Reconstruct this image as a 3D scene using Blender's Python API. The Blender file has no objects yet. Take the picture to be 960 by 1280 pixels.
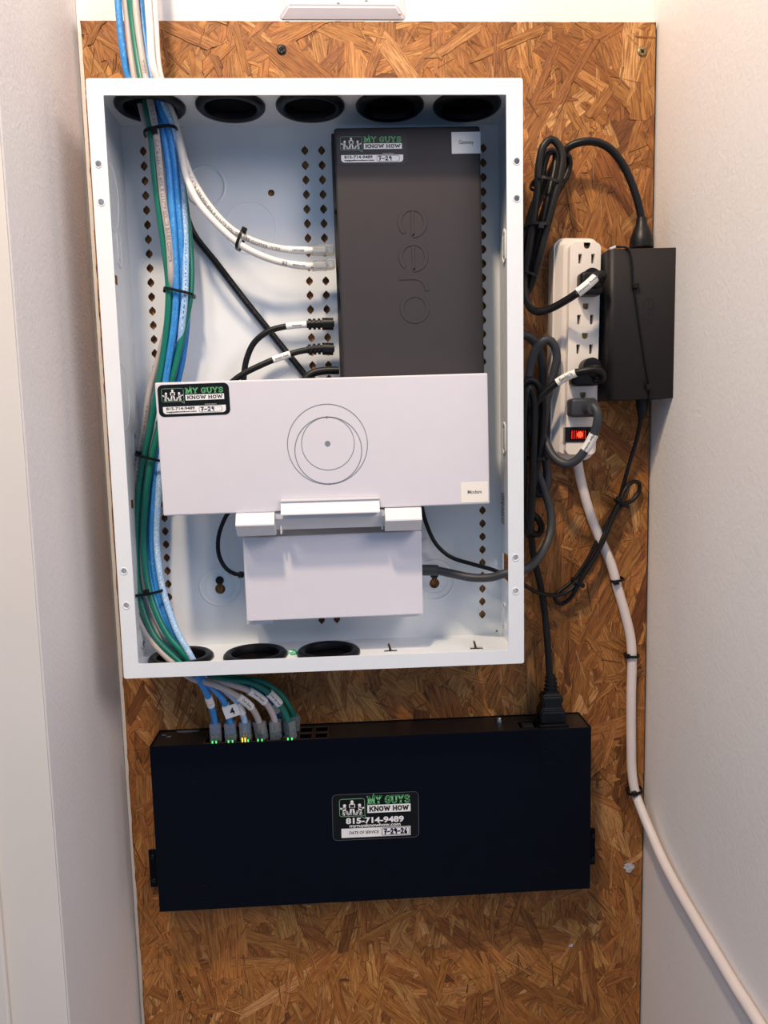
import bpy, bmesh, math, random
from mathutils import Vector, Matrix, Euler
sc = bpy.context.scene
col = sc.collection
PI = math.pi

# ------------------------------------------------------------------ camera
FPX = 937.1
CAM = Vector((0.0233, -0.7599, -0.0357))
CM = (Matrix.Rotation(-0.0486, 3, 'Z') @ Matrix.Rotation(PI/2 - 0.1125, 3, 'X') @ Matrix.Rotation(-0.0232, 3, 'Z'))
cd = bpy.data.cameras.new('camera'); cam = bpy.data.objects.new('camera', cd); col.objects.link(cam)
cd.sensor_fit = 'VERTICAL'; cd.sensor_height = 36; cd.lens = FPX/1280*36; cd.clip_start = .01
cam.matrix_world = Matrix.Translation(CAM) @ CM.to_4x4()
sc.camera = cam

# ------------------------------------------------------------------ light
sc.view_settings.view_transform = 'Standard'; sc.view_settings.look = 'None'
sc.view_settings.exposure = 0.0; sc.view_settings.gamma = 1.0; sc.view_settings.use_curve_mapping = False
w = bpy.data.worlds.new('world'); sc.world = w; w.use_nodes = True
w.node_tree.nodes['Background'].inputs[0].default_value = (0.33, 0.60, 1.0, 1)
w.node_tree.nodes['Background'].inputs[1].default_value = 0.47
def lamp(name, loc, target, size, energy, color):
    ld = bpy.data.lights.new(name, 'AREA'); ld.shape = 'DISK'; ld.size = size; ld.energy = energy; ld.color = color
    o = bpy.data.objects.new(name, ld); col.objects.link(o); o.location = loc
    o.rotation_euler = (Vector(target) - Vector(loc)).to_track_quat('-Z', 'Y').to_euler()
    return o
lamp('closet_lamp', (-0.17, -0.75, 1.05), (0, 0, 0.0), 0.10, 15, (1.0, .78, .55))
lamp('side_light', (-0.55, -1.00, 1.10), (0, 0, 0.0), 0.22, 6, (1.0, .80, .60))
lamp('side_light', (0.95, -1.30, 0.75), (-.1, -.05, 0.0), 0.7, 13, (1.0, .84, .76))  # added soft fill from the right, brightens the left wall

def ray(px, py):
    return (CM @ Vector(((px-480)/FPX, -(py-640)/FPX, -1))).normalized()
def at(px, py, y):                      # point of the plane Y = y seen at that pixel
    d = ray(px, py); t = (y-CAM.y)/d.y; return CAM + d*t
def atx(px, py, x):
    d = ray(px, py); t = (x-CAM.x)/d.x; return CAM + d*t
def atz(px, py, z):
    d = ray(px, py); t = (z-CAM.z)/d.z; return CAM + d*t

# ------------------------------------------------------------------ materials
def mat(name, color, rough=.5, metal=0., noise=.06, nscale=60., bump=0., bscale=300., spec=.5, emit=None, estr=0., trans=0., speck=None, alpha=None, coat=0.):
    m = bpy.data.materials.new(name); m.use_nodes = True
    nt = m.node_tree; b = nt.nodes['Principled BSDF']
    tc = nt.nodes.new('ShaderNodeTexCoord')
    n = nt.nodes.new('ShaderNodeTexNoise'); n.inputs['Scale'].default_value = nscale; n.inputs['Detail'].default_value = 4
    nt.links.new(tc.outputs['Object'], n.inputs['Vector'])
    r = nt.nodes.new('ShaderNodeValToRGB')
    c = Vector(color)
    r.color_ramp.elements[0].position = .3; r.color_ramp.elements[1].position = .7
    r.color_ramp.elements[0].color = (*(c*(1-noise)), 1); r.color_ramp.elements[1].color = (*[min(1, k*(1+noise)) for k in c], 1)
    nt.links.new(n.outputs['Fac'], r.inputs[0])
    out = r.outputs[0]
    if speck:
        n2 = nt.nodes.new('ShaderNodeTexNoise'); n2.inputs['Scale'].default_value = speck[1]; n2.inputs['Detail'].default_value = 3
        nt.links.new(tc.outputs['Object'], n2.inputs['Vector'])
        r2 = nt.nodes.new('ShaderNodeValToRGB'); r2.color_ramp.elements[0].position = speck[2]; r2.color_ramp.elements[1].position = speck[2]+.12
        nt.links.new(n2.outputs['Fac'], r2.inputs[0])
        mx = nt.nodes.new('ShaderNodeMix'); mx.data_type = 'RGBA'
        nt.links.new(r2.outputs[0], mx.inputs[0]); nt.links.new(out, mx.inputs[6]); mx.inputs[7].default_value = (*speck[0], 1)
        out = mx.outputs[2]
    nt.links.new(out, b.inputs['Base Color'])
    b.inputs['Roughness'].default_value = rough; b.inputs['Metallic'].default_value = metal
    b.inputs['Specular IOR Level'].default_value = spec
    b.inputs['Coat Weight'].default_value = coat
    if trans: b.inputs['Transmission Weight'].default_value = trans
    if emit:
        b.inputs['Emission Color'].default_value = (*emit, 1); b.inputs['Emission Strength'].default_value = estr
    if bump:
        n3 = nt.nodes.new('ShaderNodeTexNoise'); n3.inputs['Scale'].default_value = bscale; n3.inputs['Detail'].default_value = 2
        nt.links.new(tc.outputs['Object'], n3.inputs['Vector'])
        bp = nt.nodes.new('ShaderNodeBump'); bp.inputs['Strength'].default_value = bump; bp.inputs['Distance'].default_value = .001
        nt.links.new(n3.outputs['Fac'], bp.inputs['Height']); nt.links.new(bp.outputs[0], b.inputs['Normal'])
    return m
M = {}
M['wall'] = mat('wall_paint', (.86, .825, .80), .55, noise=.02, nscale=8, bump=.35, bscale=260)
M['trim'] = mat('trim_paint', (.74, .685, .62), .35, noise=.02, nscale=10, bump=.05)
M['floor'] = mat('floor_oak', (.35, .24, .15), .5, noise=.2, nscale=20)
M['enamel'] = mat('white_enamel', (.765, .80, .832), .32, noise=.015, bump=.04, bscale=500)
M['rubber'] = mat('black_rubber', (.0035, .004, .006), .40, noise=.2, spec=.3)
M['rubber_dark'] = mat('plug_membrane', (.0015, .0015, .002), .8, noise=.2, spec=.1)
M['gateway'] = mat('charcoal_plastic', (.034, .029, .032), .55, noise=.03, bump=.05, bscale=1500, spec=.35)
M['gateway_dark'] = mat('charcoal_base', (.02, .019, .022), .6, noise=.05)
M['white_pl'] = mat('white_plastic', (.68, .66, .71), .4, noise=.01)
M['white_pl2'] = mat('bracket_plastic', (.72, .71, .73), .45, noise=.01)
M['strip'] = mat('strip_plastic', (.83, .76, .70), .4, noise=.01)
M['slot'] = mat('slot_dark', (.05, .035, .02), .6)
M['brass'] = mat('brass_contact', (.30, .19, .05), .5, metal=.3)
M['switch'] = mat('black_steel', (.0010, .0030, .0080), .5, noise=.08, bump=.06, bscale=1800, spec=.10)
M['switch_top'] = mat('black_steel_panel', (.012, .010, .010), .45, noise=.1)
M['portframe'] = mat('port_frame', (.10, .055, .035), .4, metal=.4, noise=.2)  # brown of the reflected wood put into the metal's colour
M['void'] = mat('dark_recess', (.003, .003, .003), .8)
M['black_cord'] = mat('black_cord', (.0035, .0035, .0045), .42, noise=.1, spec=.32)
M['grey_cord'] = mat('grey_cord', (.034, .037, .043), .5, noise=.08)
M['adapter'] = mat('adapter_plastic', (.013, .011, .012), .5, noise=.04, bump=.05, bscale=1500, spec=.3)
M['tie'] = mat('zip_tie_nylon', (.004, .004, .005), .4, spec=.3)
M['green'] = mat('green_jacket', (.004, .17, .12), .36, noise=.06, nscale=120)
M['blue'] = mat('blue_jacket', (.035, .26, .66), .42, noise=.1, nscale=120, speck=((.15, .42, .80), 420, .58))
M['blue_deep'] = mat('deep_blue_jacket', (.015, .17, .50), .42, noise=.1, nscale=120)
M['blue_glare'] = mat('glare_blue_jacket', (.30, .52, .80), .45, noise=.1, speck=((.66, .76, .88), 700, .50))  # pale tone and whitish speckles paint in the glare of a glossy jacket
M['grey'] = mat('grey_jacket', (.50, .44, .42), .45, noise=.04)
M['white_c'] = mat('white_jacket', (.80, .76, .72), .4, noise=.02)
M['white_cord'] = mat('white_cord', (.78, .69, .66), .45, noise=.05, nscale=30, speck=((.52, .36, .26), 90, .70))
M['clear'] = mat('clear_plug', (.62, .66, .68), .12, noise=.1, nscale=300, trans=.75)
M['gold'] = mat('gold_contacts', (.6, .42, .15), .35, metal=.9)
M['paper'] = mat('label_paper', (.84, .82, .79), .6, noise=.01)
M['paper_cream'] = mat('cream_label_paper', (.86, .82, .74), .6, noise=.01)
M['ink'] = mat('black_ink', (.012, .012, .016), .6)
M['ink_soft'] = mat('grey_ink', (.16, .15, .15), .6)
M['pen'] = mat('blue_pen_ink', (.015, .012, .07), .6)
M['st_black'] = mat('sticker_black', (.0035, .0055, .0075), .5, spec=.2)
M['st_char'] = mat('sticker_charcoal', (.030, .026, .028), .45)
M['st_white'] = mat('sticker_white', (.80, .80, .80), .5)
M['st_green'] = mat('sticker_green', (.15, .50, .21), .5)
M['st_dull'] = mat('sticker_dull_green', (.20, .38, .24), .5)
M['st_edge'] = mat('sticker_edge', (.10, .11, .13), .4)
M['line'] = mat('grey_print', (.20, .22, .25), .5)
M['steel'] = mat('bright_steel', (.55, .55, .55), .3, metal=1.)
M['screw'] = mat('black_screw', (.012, .012, .012), .35, metal=.6)
M['brass_screw'] = mat('yellow_screw', (.30, .22, .10), .35, metal=.8)
M['red'] = mat('lit_red_rocker', (.75, .02, .01), .3, emit=(1, .02, .005), estr=.55)
M['red_hot'] = mat('red_neon', (.9, .03, .01), .3, emit=(1, .06, .02), estr=2.2)
M['led_g'] = mat('green_led', (.05, .8, .15), .3, emit=(.12, 1, .22), estr=.9)
M['led_a'] = mat('amber_led', (.9, .5, .02), .3, emit=(1, .5, .03), estr=1.6)
M['putty'] = mat('dried_paint', (.46, .46, .50), .6, noise=.25, nscale=300)

# OSB: board, and strands that carry their own wood tone and grain along their length
def wood(name, use_attr):
    m = bpy.data.materials.new(name); m.use_nodes = True; nt = m.node_tree; b = nt.nodes['Principled BSDF']
    L = nt.links.new
    if use_attr:
        uv = nt.nodes.new('ShaderNodeUVMap'); uv.uv_map = 'UVMap'
        mp = nt.nodes.new('ShaderNodeMapping'); mp.inputs['Scale'].default_value = (20, 250, 1); L(uv.outputs[0], mp.inputs[0])
        vec = mp.outputs[0]
        at_ = nt.nodes.new('ShaderNodeAttribute'); at_.attribute_name = 'tone'; base = at_.outputs['Color']
    else:
        tc = nt.nodes.new('ShaderNodeTexCoord'); mp = nt.nodes.new('ShaderNodeMapping'); mp.inputs['Scale'].default_value = (200, 200, 30); L(tc.outputs['Object'], mp.inputs[0])
        vec = mp.outputs[0]; rgb = nt.nodes.new('ShaderNodeRGB'); rgb.outputs[0].default_value = (.16, .062, .016, 1); base = rgb.outputs[0]
    n = nt.nodes.new('ShaderNodeTexNoise'); n.inputs['Scale'].default_value = 1.; n.inputs['Detail'].default_value = 5; n.inputs['Roughness'].default_value = .68; n.inputs['Distortion'].default_value = 1.2; L(vec, n.inputs['Vector'])
    r = nt.nodes.new('ShaderNodeValToRGB'); r.color_ramp.elements[0].position = .40; r.color_ramp.elements[1].position = .61
    r.color_ramp.elements[0].color = (.48, .37, .27, 1); r.color_ramp.elements[1].color = (1.42, 1.46, 1.52, 1)
    nf = nt.nodes.new('ShaderNodeTexNoise'); nf.inputs['Scale'].default_value = 2.7; nf.inputs['Detail'].default_value = 3; nf.inputs['Roughness'].default_value = .6; nf.inputs['Distortion'].default_value = .5; L(vec, nf.inputs['Vector'])
    av = nt.nodes.new('ShaderNodeMix'); av.data_type = 'FLOAT'; av.inputs[0].default_value = .5; L(n.outputs['Fac'], av.inputs[2]); L(nf.outputs['Fac'], av.inputs[3])
    L(av.outputs[0], r.inputs[0])
    mx = nt.nodes.new('ShaderNodeMix'); mx.data_type = 'RGBA'; mx.blend_type = 'MULTIPLY'; mx.inputs[0].default_value = .9
    L(base, mx.inputs[6]); L(r.outputs[0], mx.inputs[7])
    # small dark flecks and resin specks
    tc2 = nt.nodes.new('ShaderNodeTexCoord')
    v = nt.nodes.new('ShaderNodeTexNoise'); v.inputs['Scale'].default_value = 230; v.inputs['Detail'].default_value = 3; L(tc2.outputs['Object'], v.inputs['Vector'])
    r2 = nt.nodes.new('ShaderNodeValToRGB'); r2.color_ramp.elements[0].position = .22; r2.color_ramp.elements[1].position = .36
    r2.color_ramp.elements[0].color = (.30, .22, .16, 1); r2.color_ramp.elements[1].color = (1, 1, 1, 1); L(v.outputs['Fac'], r2.inputs[0])
    mx2 = nt.nodes.new('ShaderNodeMix'); mx2.data_type = 'RGBA'; mx2.blend_type = 'MULTIPLY'; mx2.inputs[0].default_value = 1.
    L(mx.outputs[2], mx2.inputs[6]); L(r2.outputs[0], mx2.inputs[7]); L(mx2.outputs[2], b.inputs['Base Color'])
    b.inputs['Roughness'].default_value = .55; b.inputs['Specular IOR Level'].default_value = .35
    bp = nt.nodes.new('ShaderNodeBump'); bp.inputs['Strength'].default_value = .7; bp.inputs['Distance'].default_value = .0012
    L(av.outputs[0], bp.inputs['Height']); L(bp.outputs[0], b.inputs['Normal'])
    return m
M['osb'] = wood('osb_core', False); M['strand'] = wood('osb_strands', True)

# ------------------------------------------------------------------ mesh helpers
class MB:
    def __init__(s): s.v = []; s.f = []; s.sm = []
    def add(s, verts, faces, smooth=False):
        o = len(s.v); s.v += [tuple(p) for p in verts]
        for f in faces: s.f.append([i+o for i in f]); s.sm.append(smooth)
        return s
    def bm(s, bm, smooth=False, M4=None):
        bm.verts.index_update()
        s.add([(M4 @ v.co if M4 else v.co) for v in bm.verts], [[v.index for v in f.verts] for f in bm.faces], smooth); bm.free(); return s
    def box(s, a, b, bevel=0., seg=2, M4=None):
        bm = bmesh.new(); bmesh.ops.create_cube(bm, size=1)
        for v in bm.verts: v.co = Vector([(a[i]+b[i])/2 + v.co[i]*abs(b[i]-a[i]) for i in range(3)])
        if bevel: bmesh.ops.bevel(bm, geom=bm.edges[:], offset=bevel, segments=seg, affect='EDGES', profile=.5)
        return s.bm(bm, bool(bevel) and seg > 3, M4)
    def prism(s, poly, y0, y1, M4=None):           # poly in (x, z), extruded from y0 to y1
        n = len(poly); vs = [Vector((x, y0, z)) for x, z in poly] + [Vector((x, y1, z)) for x, z in poly]
        if M4: vs = [M4 @ v for v in vs]
        fs = [list(range(n)), list(range(2*n-1, n-1, -1))] + [[i, i+n, (i+1) % n+n, (i+1) % n] for i in range(n)]
        return s.add(vs, fs)
    def tube(s, P, r, n=10, caps=True, flat=1.):
        """sweep along sampled points P (list of Vector); r number or function of 0..1"""
        N = len(P); T = [(P[min(i+1, N-1)]-P[max(i-1, 0)]).normalized() for i in range(N)]
        ref = Vector((0, -1, 0)) if abs(T[0].y) < .9 else Vector((1, 0, 0))
        nrm = (ref - T[0]*ref.dot(T[0])).normalized(); vs = []
        for i in range(N):
            nrm = (nrm - T[i]*nrm.dot(T[i])).normalized(); bn = T[i].cross(nrm)
            rr = r(i/(N-1)) if callable(r) else r
            for k in range(n):
                a = 2*PI*k/n; vs.append(P[i] + nrm*(math.cos(a)*rr*flat) + bn*(math.sin(a)*rr))
        fs = [[i*n+k, i*n+(k+1) % n, (i+1)*n+(k+1) % n, (i+1)*n+k] for i in range(N-1) for k in range(n)]
        s.add(vs, fs, True)
        if caps: s.add([vs[k] for k in range(n)], [list(range(n))[::-1]]); s.add(vs[-n:], [list(range(n))])
        return s
    def ring(s, P, r, n=8):                        # closed loop tube
        N = len(P); vs = []
        c = sum(P, Vector())/N
        for i in range(N):
            t = (P[(i+1) % N]-P[i-1]).normalized(); o = (P[i]-c); o = (o - t*o.dot(t)).normalized(); b = t.cross(o)
            for k in range(n):
                a = 2*PI*k/n; vs.append(P[i]+o*math.cos(a)*r+b*math.sin(a)*r)
        return s.add(vs, [[i*n+k, i*n+(k+1) % n, ((i+1) % N)*n+(k+1) % n, ((i+1) % N)*n+k] for i in range(N) for k in range(n)], True)
    def lathe(s, prof, n=32, M4=None, smooth=True, cap=True):   # prof: (r, h) about +Z
        vs = [Vector((r*math.cos(2*PI*k/n), r*math.sin(2*PI*k/n), h)) for r, h in prof for k in range(n)]
        if M4: vs = [M4 @ v for v in vs]
        m = len(prof)
        s.add(vs, [[i*n+k, i*n+(k+1) % n, (i+1)*n+(k+1) % n, (i+1)*n+k] for i in range(m-1) for k in range(n)], smooth)
        if cap:
            s.add(vs[:n], [list(range(n))[::-1]]); s.add(vs[-n:], [list(range(n))])
        return s
    def build(s, name, m, parent=None, loc=None):
        me = bpy.data.meshes.new(name); me.from_pydata(s.v, [], s.f); me.polygons.foreach_set('use_smooth', s.sm)
        me.materials.append(m); me.update()
        o = bpy.data.objects.new(name, me); col.objects.link(o)
        if parent: o.parent = parent
        if loc is not None: o.location = loc
        return o
def spline(pts, step=.004):
    pts = [Vector(p) for p in pts]
    Q = [pts[0]*2-pts[1]] + pts + [pts[-1]*2-pts[-2]]; out = []
    for i in range(1, len(Q)-2):
        p0, p1, p2, p3 = Q[i-1:i+3]
        d = [max((b-a).length, 1e-6)**.5 for a, b in ((p0, p1), (p1, p2), (p2, p3))]
        t0 = 0; t1 = d[0]; t2 = t1+d[1]; t3 = t2+d[2]
        n = max(2, int((p2-p1).length/step))
        for k in range(n):
            t = t1+(t2-t1)*k/n
            A1 = p0*((t1-t)/(t1-t0))+p1*((t-t0)/(t1-t0)); A2 = p1*((t2-t)/(t2-t1))+p2*((t-t1)/(t2-t1)); A3 = p2*((t3-t)/(t3-t2))+p3*((t-t2)/(t3-t2))
            B1 = A1*((t2-t)/(t2-t0))+A2*((t-t0)/(t2-t0)); B2 = A2*((t3-t)/(t3-t1))+A3*((t-t1)/(t3-t1))
            out.append(B1*((t2-t)/(t2-t1))+B2*((t-t1)/(t2-t1)))
    out.append(pts[-1]); return out
def temp_mesh(data):
    o = bpy.data.objects.new('temp', data); col.objects.link(o); bpy.context.view_layer.update()
    dg = bpy.context.evaluated_depsgraph_get()
    me = bpy.data.meshes.new_from_object(o.evaluated_get(dg))
    bpy.data.objects.remove(o); return me
def plate(outer, holes, thick, M4=None):
    """flat sheet with true holes: outer and holes are (x, z) loops; front face at y=-thick, back at y=0 (before M4)"""
    cu = bpy.data.curves.new('sheet', 'CURVE'); cu.dimensions = '2D'; cu.fill_mode = 'BOTH'; cu.extrude = thick/2
    for lp in [outer]+holes:
        sp = cu.splines.new('POLY'); sp.points.add(len(lp)-1); sp.use_cyclic_u = True
        for p, q in zip(sp.points, lp): p.co = (q[0], q[1], 0, 1)
    me = temp_mesh(cu); mb = MB()
    T = Matrix(((1, 0, 0, 0), (0, 0, -1, -thick/2), (0, 1, 0, 0), (0, 0, 0, 1)))
    if M4: T = M4 @ T
    mb.add([T @ v.co for v in me.vertices], [list(p.vertices) for p in me.polygons])
    bpy.data.meshes.remove(me); bpy.data.curves.remove(cu); return mb
TXT = {}
def text2d(s, size, bold=0., align='CENTER', space=1.):
    """(verts 2D, faces) of a string, baseline at 0"""
    k = (s, size, bold, align, space)
    if k not in TXT:
        cu = bpy.data.curves.new('txt', 'FONT'); cu.body = s; cu.size = size; cu.offset = bold; cu.align_x = align; cu.space_character = space; cu.resolution_u = 3
        me = temp_mesh(cu); TXT[k] = ([(v.co.x, v.co.y) for v in me.vertices], [list(p.vertices) for p in me.polygons])
        bpy.data.meshes.remove(me); bpy.data.curves.remove(cu)
    return TXT[k]
def rrect(x0, x1, z0, z1, r, n=6):
    out = []
    for cx, cz, a0 in ((x1-r, z1-r, 0), (x0+r, z1-r, PI/2), (x0+r, z0+r, PI), (x1-r, z0+r, 1.5*PI)):
        for k in range(n+1):
            a = a0+PI/2*k/n; out.append((cx+r*math.cos(a), cz+r*math.sin(a)))
    return out
def circ(x, z, r, n=24): return [(x+r*math.cos(2*PI*k/n), z+r*math.sin(2*PI*k/n)) for k in range(n)]
def thing(name, loc, label, cat, group=None, ry=0.):
    o = bpy.data.objects.new(name, None); col.objects.link(o); o.empty_display_size = .02
    o.location = loc; o.rotation_euler = (0, ry, 0); tag(o, label, cat, group); return o
def tag(o, label, cat, group=None):
    o['label'] = label; o['category'] = cat
    if group: o['group'] = group
    return o
def stuff(o): o['kind'] = 'stuff'; return o
def quad_frame(q, y):
    P = [at(px, py, y) for px, py in q]; c = sum(P, Vector())/4
    top, bot = P[1]-P[0], P[2]-P[3]; w = (top.length+bot.length)/2; h = ((P[3]-P[0]).length+(P[2]-P[1]).length)/2
    a = (math.atan2(top.z, top.x)+math.atan2(bot.z, bot.x))/2
    return c, w, h, -a
class Dev:
    """a thing on the wall whose front face is a rectangle: local x right, z up, y=0 at the front face"""
    def __init__(s, name, quad, y, label, cat, group=None):
        c, s.w, s.h, s.a = quad_frame(quad, y); s.c = c; s.y = y
        s.o = thing(name, c, label, cat, group, s.a); s.inv = (Matrix.Translation(c) @ Matrix.Rotation(s.a, 4, 'Y')).inverted()
    def L(s, px, py, dy=0.): return s.inv @ at(px, py, s.y+dy)

# ------------------------------------------------------------------ the setting
XL, XR, YB = -0.2195, 0.3372, 0.0118
def struct(name, mb, m):
    o = mb.build(name, m); o['kind'] = 'structure'; return o
struct('wall_back', MB().box((XL-.05, YB+.0003, -1.05), (XR+.05, YB+.08, 1.25)), M['wall'])
pj = atx(62, 960, XL)
struct('wall_left', MB().box((XL-.16, pj.y, -1.05), (XL, YB, 1.25), .0025, 3), M['wall'])
struct('wall_right', MB().box((XR, -.30, -1.05), (XR+.12, YB, 1.25), .0025, 3), M['wall'])
struct('floor', MB().box((-1.6, -1.9, -1.09), (1.6, .1, -1.05)), M['floor'])
pk = at(9, 1230, pj.y-.004)
struct('trim_1', MB().box((XL-.16, pj.y-.0015, -1.05), (XL-.0004, pj.y+.0005, 1.25), .0006, 2), M['trim'])
struct('trim_2', MB().box((XL-.16, pj.y-.006, -1.05), (pk.x, pj.y-.0012, 1.25), .002, 3), M['trim'])

# ------------------------------------------------------------------ OSB board
rnd = random.Random(7)
OX0, OX1, OZ1, OZ0 = -0.2135, 0.3350, 0.3484, -1.00
osb = thing('osb_board', (0, YB, OZ0), 'brown oriented strand board panel covering the back wall behind all the equipment', 'board')
def OL(p): return Vector(p)-Vector((0, YB, OZ0))
edge = [(OX0, OZ0), (OX1, OZ0), (OX1, OZ1)]
n = 60
edge += [(OX1+(OX0-OX1)*k/n, OZ1-rnd.random()*.0008) for k in range(1, n)] + [(OX0, OZ1)]
n = 120
edge += [(OX0+rnd.random()*.0016, OZ1+(OZ0-OZ1)*k/n) for k in range(1, n)]
mb = MB().prism([(x, z-OZ0) for x, z in edge], 0.0008-YB, 0)
mb.build('core', M['osb'], osb)
def strands():
    verts, faces, tones, uvs = [], [], [], []
    pal = [((.36, .152, .040), 5), ((.31, .122, .028), 5), ((.41, .19, .055), 4), ((.25, .092, .021), 3.4), ((.47, .24, .085), 1.2), ((.15, .052, .012), .8), ((.33, .132, .031), 5)]
    cs = [p for p, k in pal for _ in range(int(k*10))]
    def flake(cx, cz, l, wd, a, y, jag):
        top, bot = [], []
        k = max(2, int(l/.009)); bow = rnd.uniform(-.1, .1)*wd
        e0 = rnd.uniform(-.9, .9)*wd; e1 = rnd.uniform(-.9, .9)*wd
        t0, t1 = rnd.uniform(.65, 1.1), rnd.uniform(.65, 1.1)
        for i in range(k+1):
            t = i/k; u = -l/2+l*t; h = wd/2*(t0+(t1-t0)*t)
            sk = e0*(1-t)+e1*t
            top.append((u+sk*.8+(rnd.uniform(-jag, jag) if i in (0, k) else 0), h+bow*math.sin(PI*t)+rnd.uniform(-1, 1)*jag*.35))
            bot.append((u-sk*.8+(rnd.uniform(-jag, jag) if i in (0, k) else 0), -h+bow*math.sin(PI*t)+rnd.uniform(-1, 1)*jag*.35))
        def ends(p, q):   # jagged split end
            return [(p[0]+(q[0]-p[0])*f+rnd.uniform(-1, 1)*jag*1.6, p[1]+(q[1]-p[1])*f) for f in (.3, .55, .8)]
        loop = bot + ends(bot[-1], top[-1]) + top[::-1] + ends(top[0], bot[0])
        ca, sa = math.cos(a), math.sin(a); tx, tz = rnd.uniform(-.004, .004), rnd.uniform(-.012, .012)
        c = rnd.choice(cs); f = rnd.uniform(.85, 1.15); tone = (c[0]*f, c[1]*f*rnd.uniform(.95, 1.05), c[2]*f, 1)
        uo, vo = rnd.uniform(0, 50), rnd.uniform(0, 50)
        b = len(verts); m = len(loop); iu = max(.5, 1-.0016/l); iv = max(.4, 1-.0011/wd); dp = max(.00025, min(.0005, wd*.03))
        for lay in range(3):
            for u, v in loop:
                if lay == 0: u2, v2, dy = u*iu, v*iv, 0
                else: u2, v2, dy = u, v, dp
                x = min(max(cx+u2*ca-v2*sa, OX0+.0012), OX1-.0003); z = min(max(cz+u2*sa+v2*ca, OZ0), OZ1-.0008)
                yy = .0009 if lay == 2 else min(y - u*tx - v*tz + dy, .0006)
                verts.append((x, yy, z)); uvs.append((u+uo, v+vo))
        faces.append(list(range(b, b+m))); tones.append(tone)
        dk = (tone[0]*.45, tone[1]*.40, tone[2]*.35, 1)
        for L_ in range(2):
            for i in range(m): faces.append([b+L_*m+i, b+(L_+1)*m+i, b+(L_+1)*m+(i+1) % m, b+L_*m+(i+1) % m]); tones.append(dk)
    # widely spread big flakes, then narrower ones, then slivers on top
    zlo = -.98
    for cnt, l0, l1, w0, w1, y0, y1, j in ((1150, .08, .16, .020, .048, .0004, -.0002, .0022), (1400, .05, .13, .014, .032, .0001, -.0006, .0020), (1150, .02, .08, .004, .014, -.0002, -.0008, .0012), (1000, .008, .035, .0006, .0025, -.0005, -.0010, .0004), (500, .004, .016, .001, .004, -.0006, -.0010, .0006)):
        for i in range(cnt):
            a = rnd.gauss(PI/2, .55) if rnd.random() < .72 else rnd.uniform(0, PI)
            flake(rnd.uniform(OX0-.01, OX1+.01), rnd.uniform(zlo, OZ1+.01), rnd.uniform(l0, l1), rnd.uniform(w0, w1), a, rnd.uniform(y1, y0), j)
    me = bpy.data.meshes.new('strands'); me.from_pydata([tuple(OL(v)) for v in verts], [], faces)
    me.materials.append(M['strand'])
    uvl = me.uv_layers.new(name='UVMap'); ca = me.color_attributes.new('tone', 'FLOAT_COLOR', 'CORNER')
    ul, cl = [], []
    for p, t in zip(me.polygons, tones):
        for li in p.loop_indices: ul += uvs[me.loops[li].vertex_index]; cl += t
    me.uv_layers['UVMap'].data.foreach_set('uv', ul); me.color_attributes['tone'].data.foreach_set('color', cl)
    o = bpy.data.objects.new('strands', me); col.objects.link(o); o.parent = osb; stuff(o)
strands()
for px, py, m in ((352, 62, 'screw'), (803, 64, 'brass_screw')):
    p = OL(at(px, py, -.0012)); T = Matrix.Translation(p) @ Matrix.Rotation(PI/2, 4, 'X')
    s_ = MB().lathe([(.0046, 0), (.0043, .0006), (.0022, .0003), (.0001, .0001)], 16, T, cap=False).build('screw', M[m], osb)
    for k in (0, 1): MB().box((-.0022, -.0004, -.0004), (.0022, .0002, .0004), M4=Matrix.Translation(p+Vector((0, -.0006, 0))) @ Matrix.Rotation(PI/4+k*PI/2, 4, 'Y')).build('drive_slot', M['void'], s_)
for px, py, r in ((787, 1084, .0075), (714, 1182, .003)):
    p = OL(at(px, py, -.0014)); lp = [(p.x+math.cos(2*PI*k/18)*r*rnd.uniform(.5, 1.1), p.z+math.sin(2*PI*k/18)*r*.8*rnd.uniform(.5, 1.1)) for k in range(18)]
    MB().prism(lp, p.y, p.y+.0006).build('paint_smear', M['putty'], osb)

# ------------------------------------------------------------------ blank wall plate above the board
p0, p1 = at(348, 26, YB), at(508, 24.5, YB)
wp = thing('wall_plate', ((p0.x+p1.x)/2, YB, p0.z), 'white blank wall plate above the strand board, cut off by the top edge', 'wall plate')
wW = (p1-p0).length; hW = .12
bm = bmesh.new(); bmesh.ops.create_cube(bm, size=1)
for v in bm.verts:
    fr = v.co.y < 0; ins = .010 if fr else 0
    v.co = Vector((v.co.x*(wW-2*ins), -.0065 if fr else 0, hW/2+v.co.z*(hW-2*ins)))
bmesh.ops.bevel(bm, geom=bm.edges[:], offset=.0015, segments=3, affect='EDGES')
MB().bm(bm).build('plate', M['white_pl'], wp)
for px, py in ((500, 18), (423, 4), (458, 1)):
    p = at(px, py, YB-.0066)-wp.location; MB().prism(rrect(p.x-.0016, p.x+.0014, p.z-.0006, p.z+.0005, .0004, 2), -.0067, -.006).build('scuff', M['ink_soft'], wp)

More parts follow.
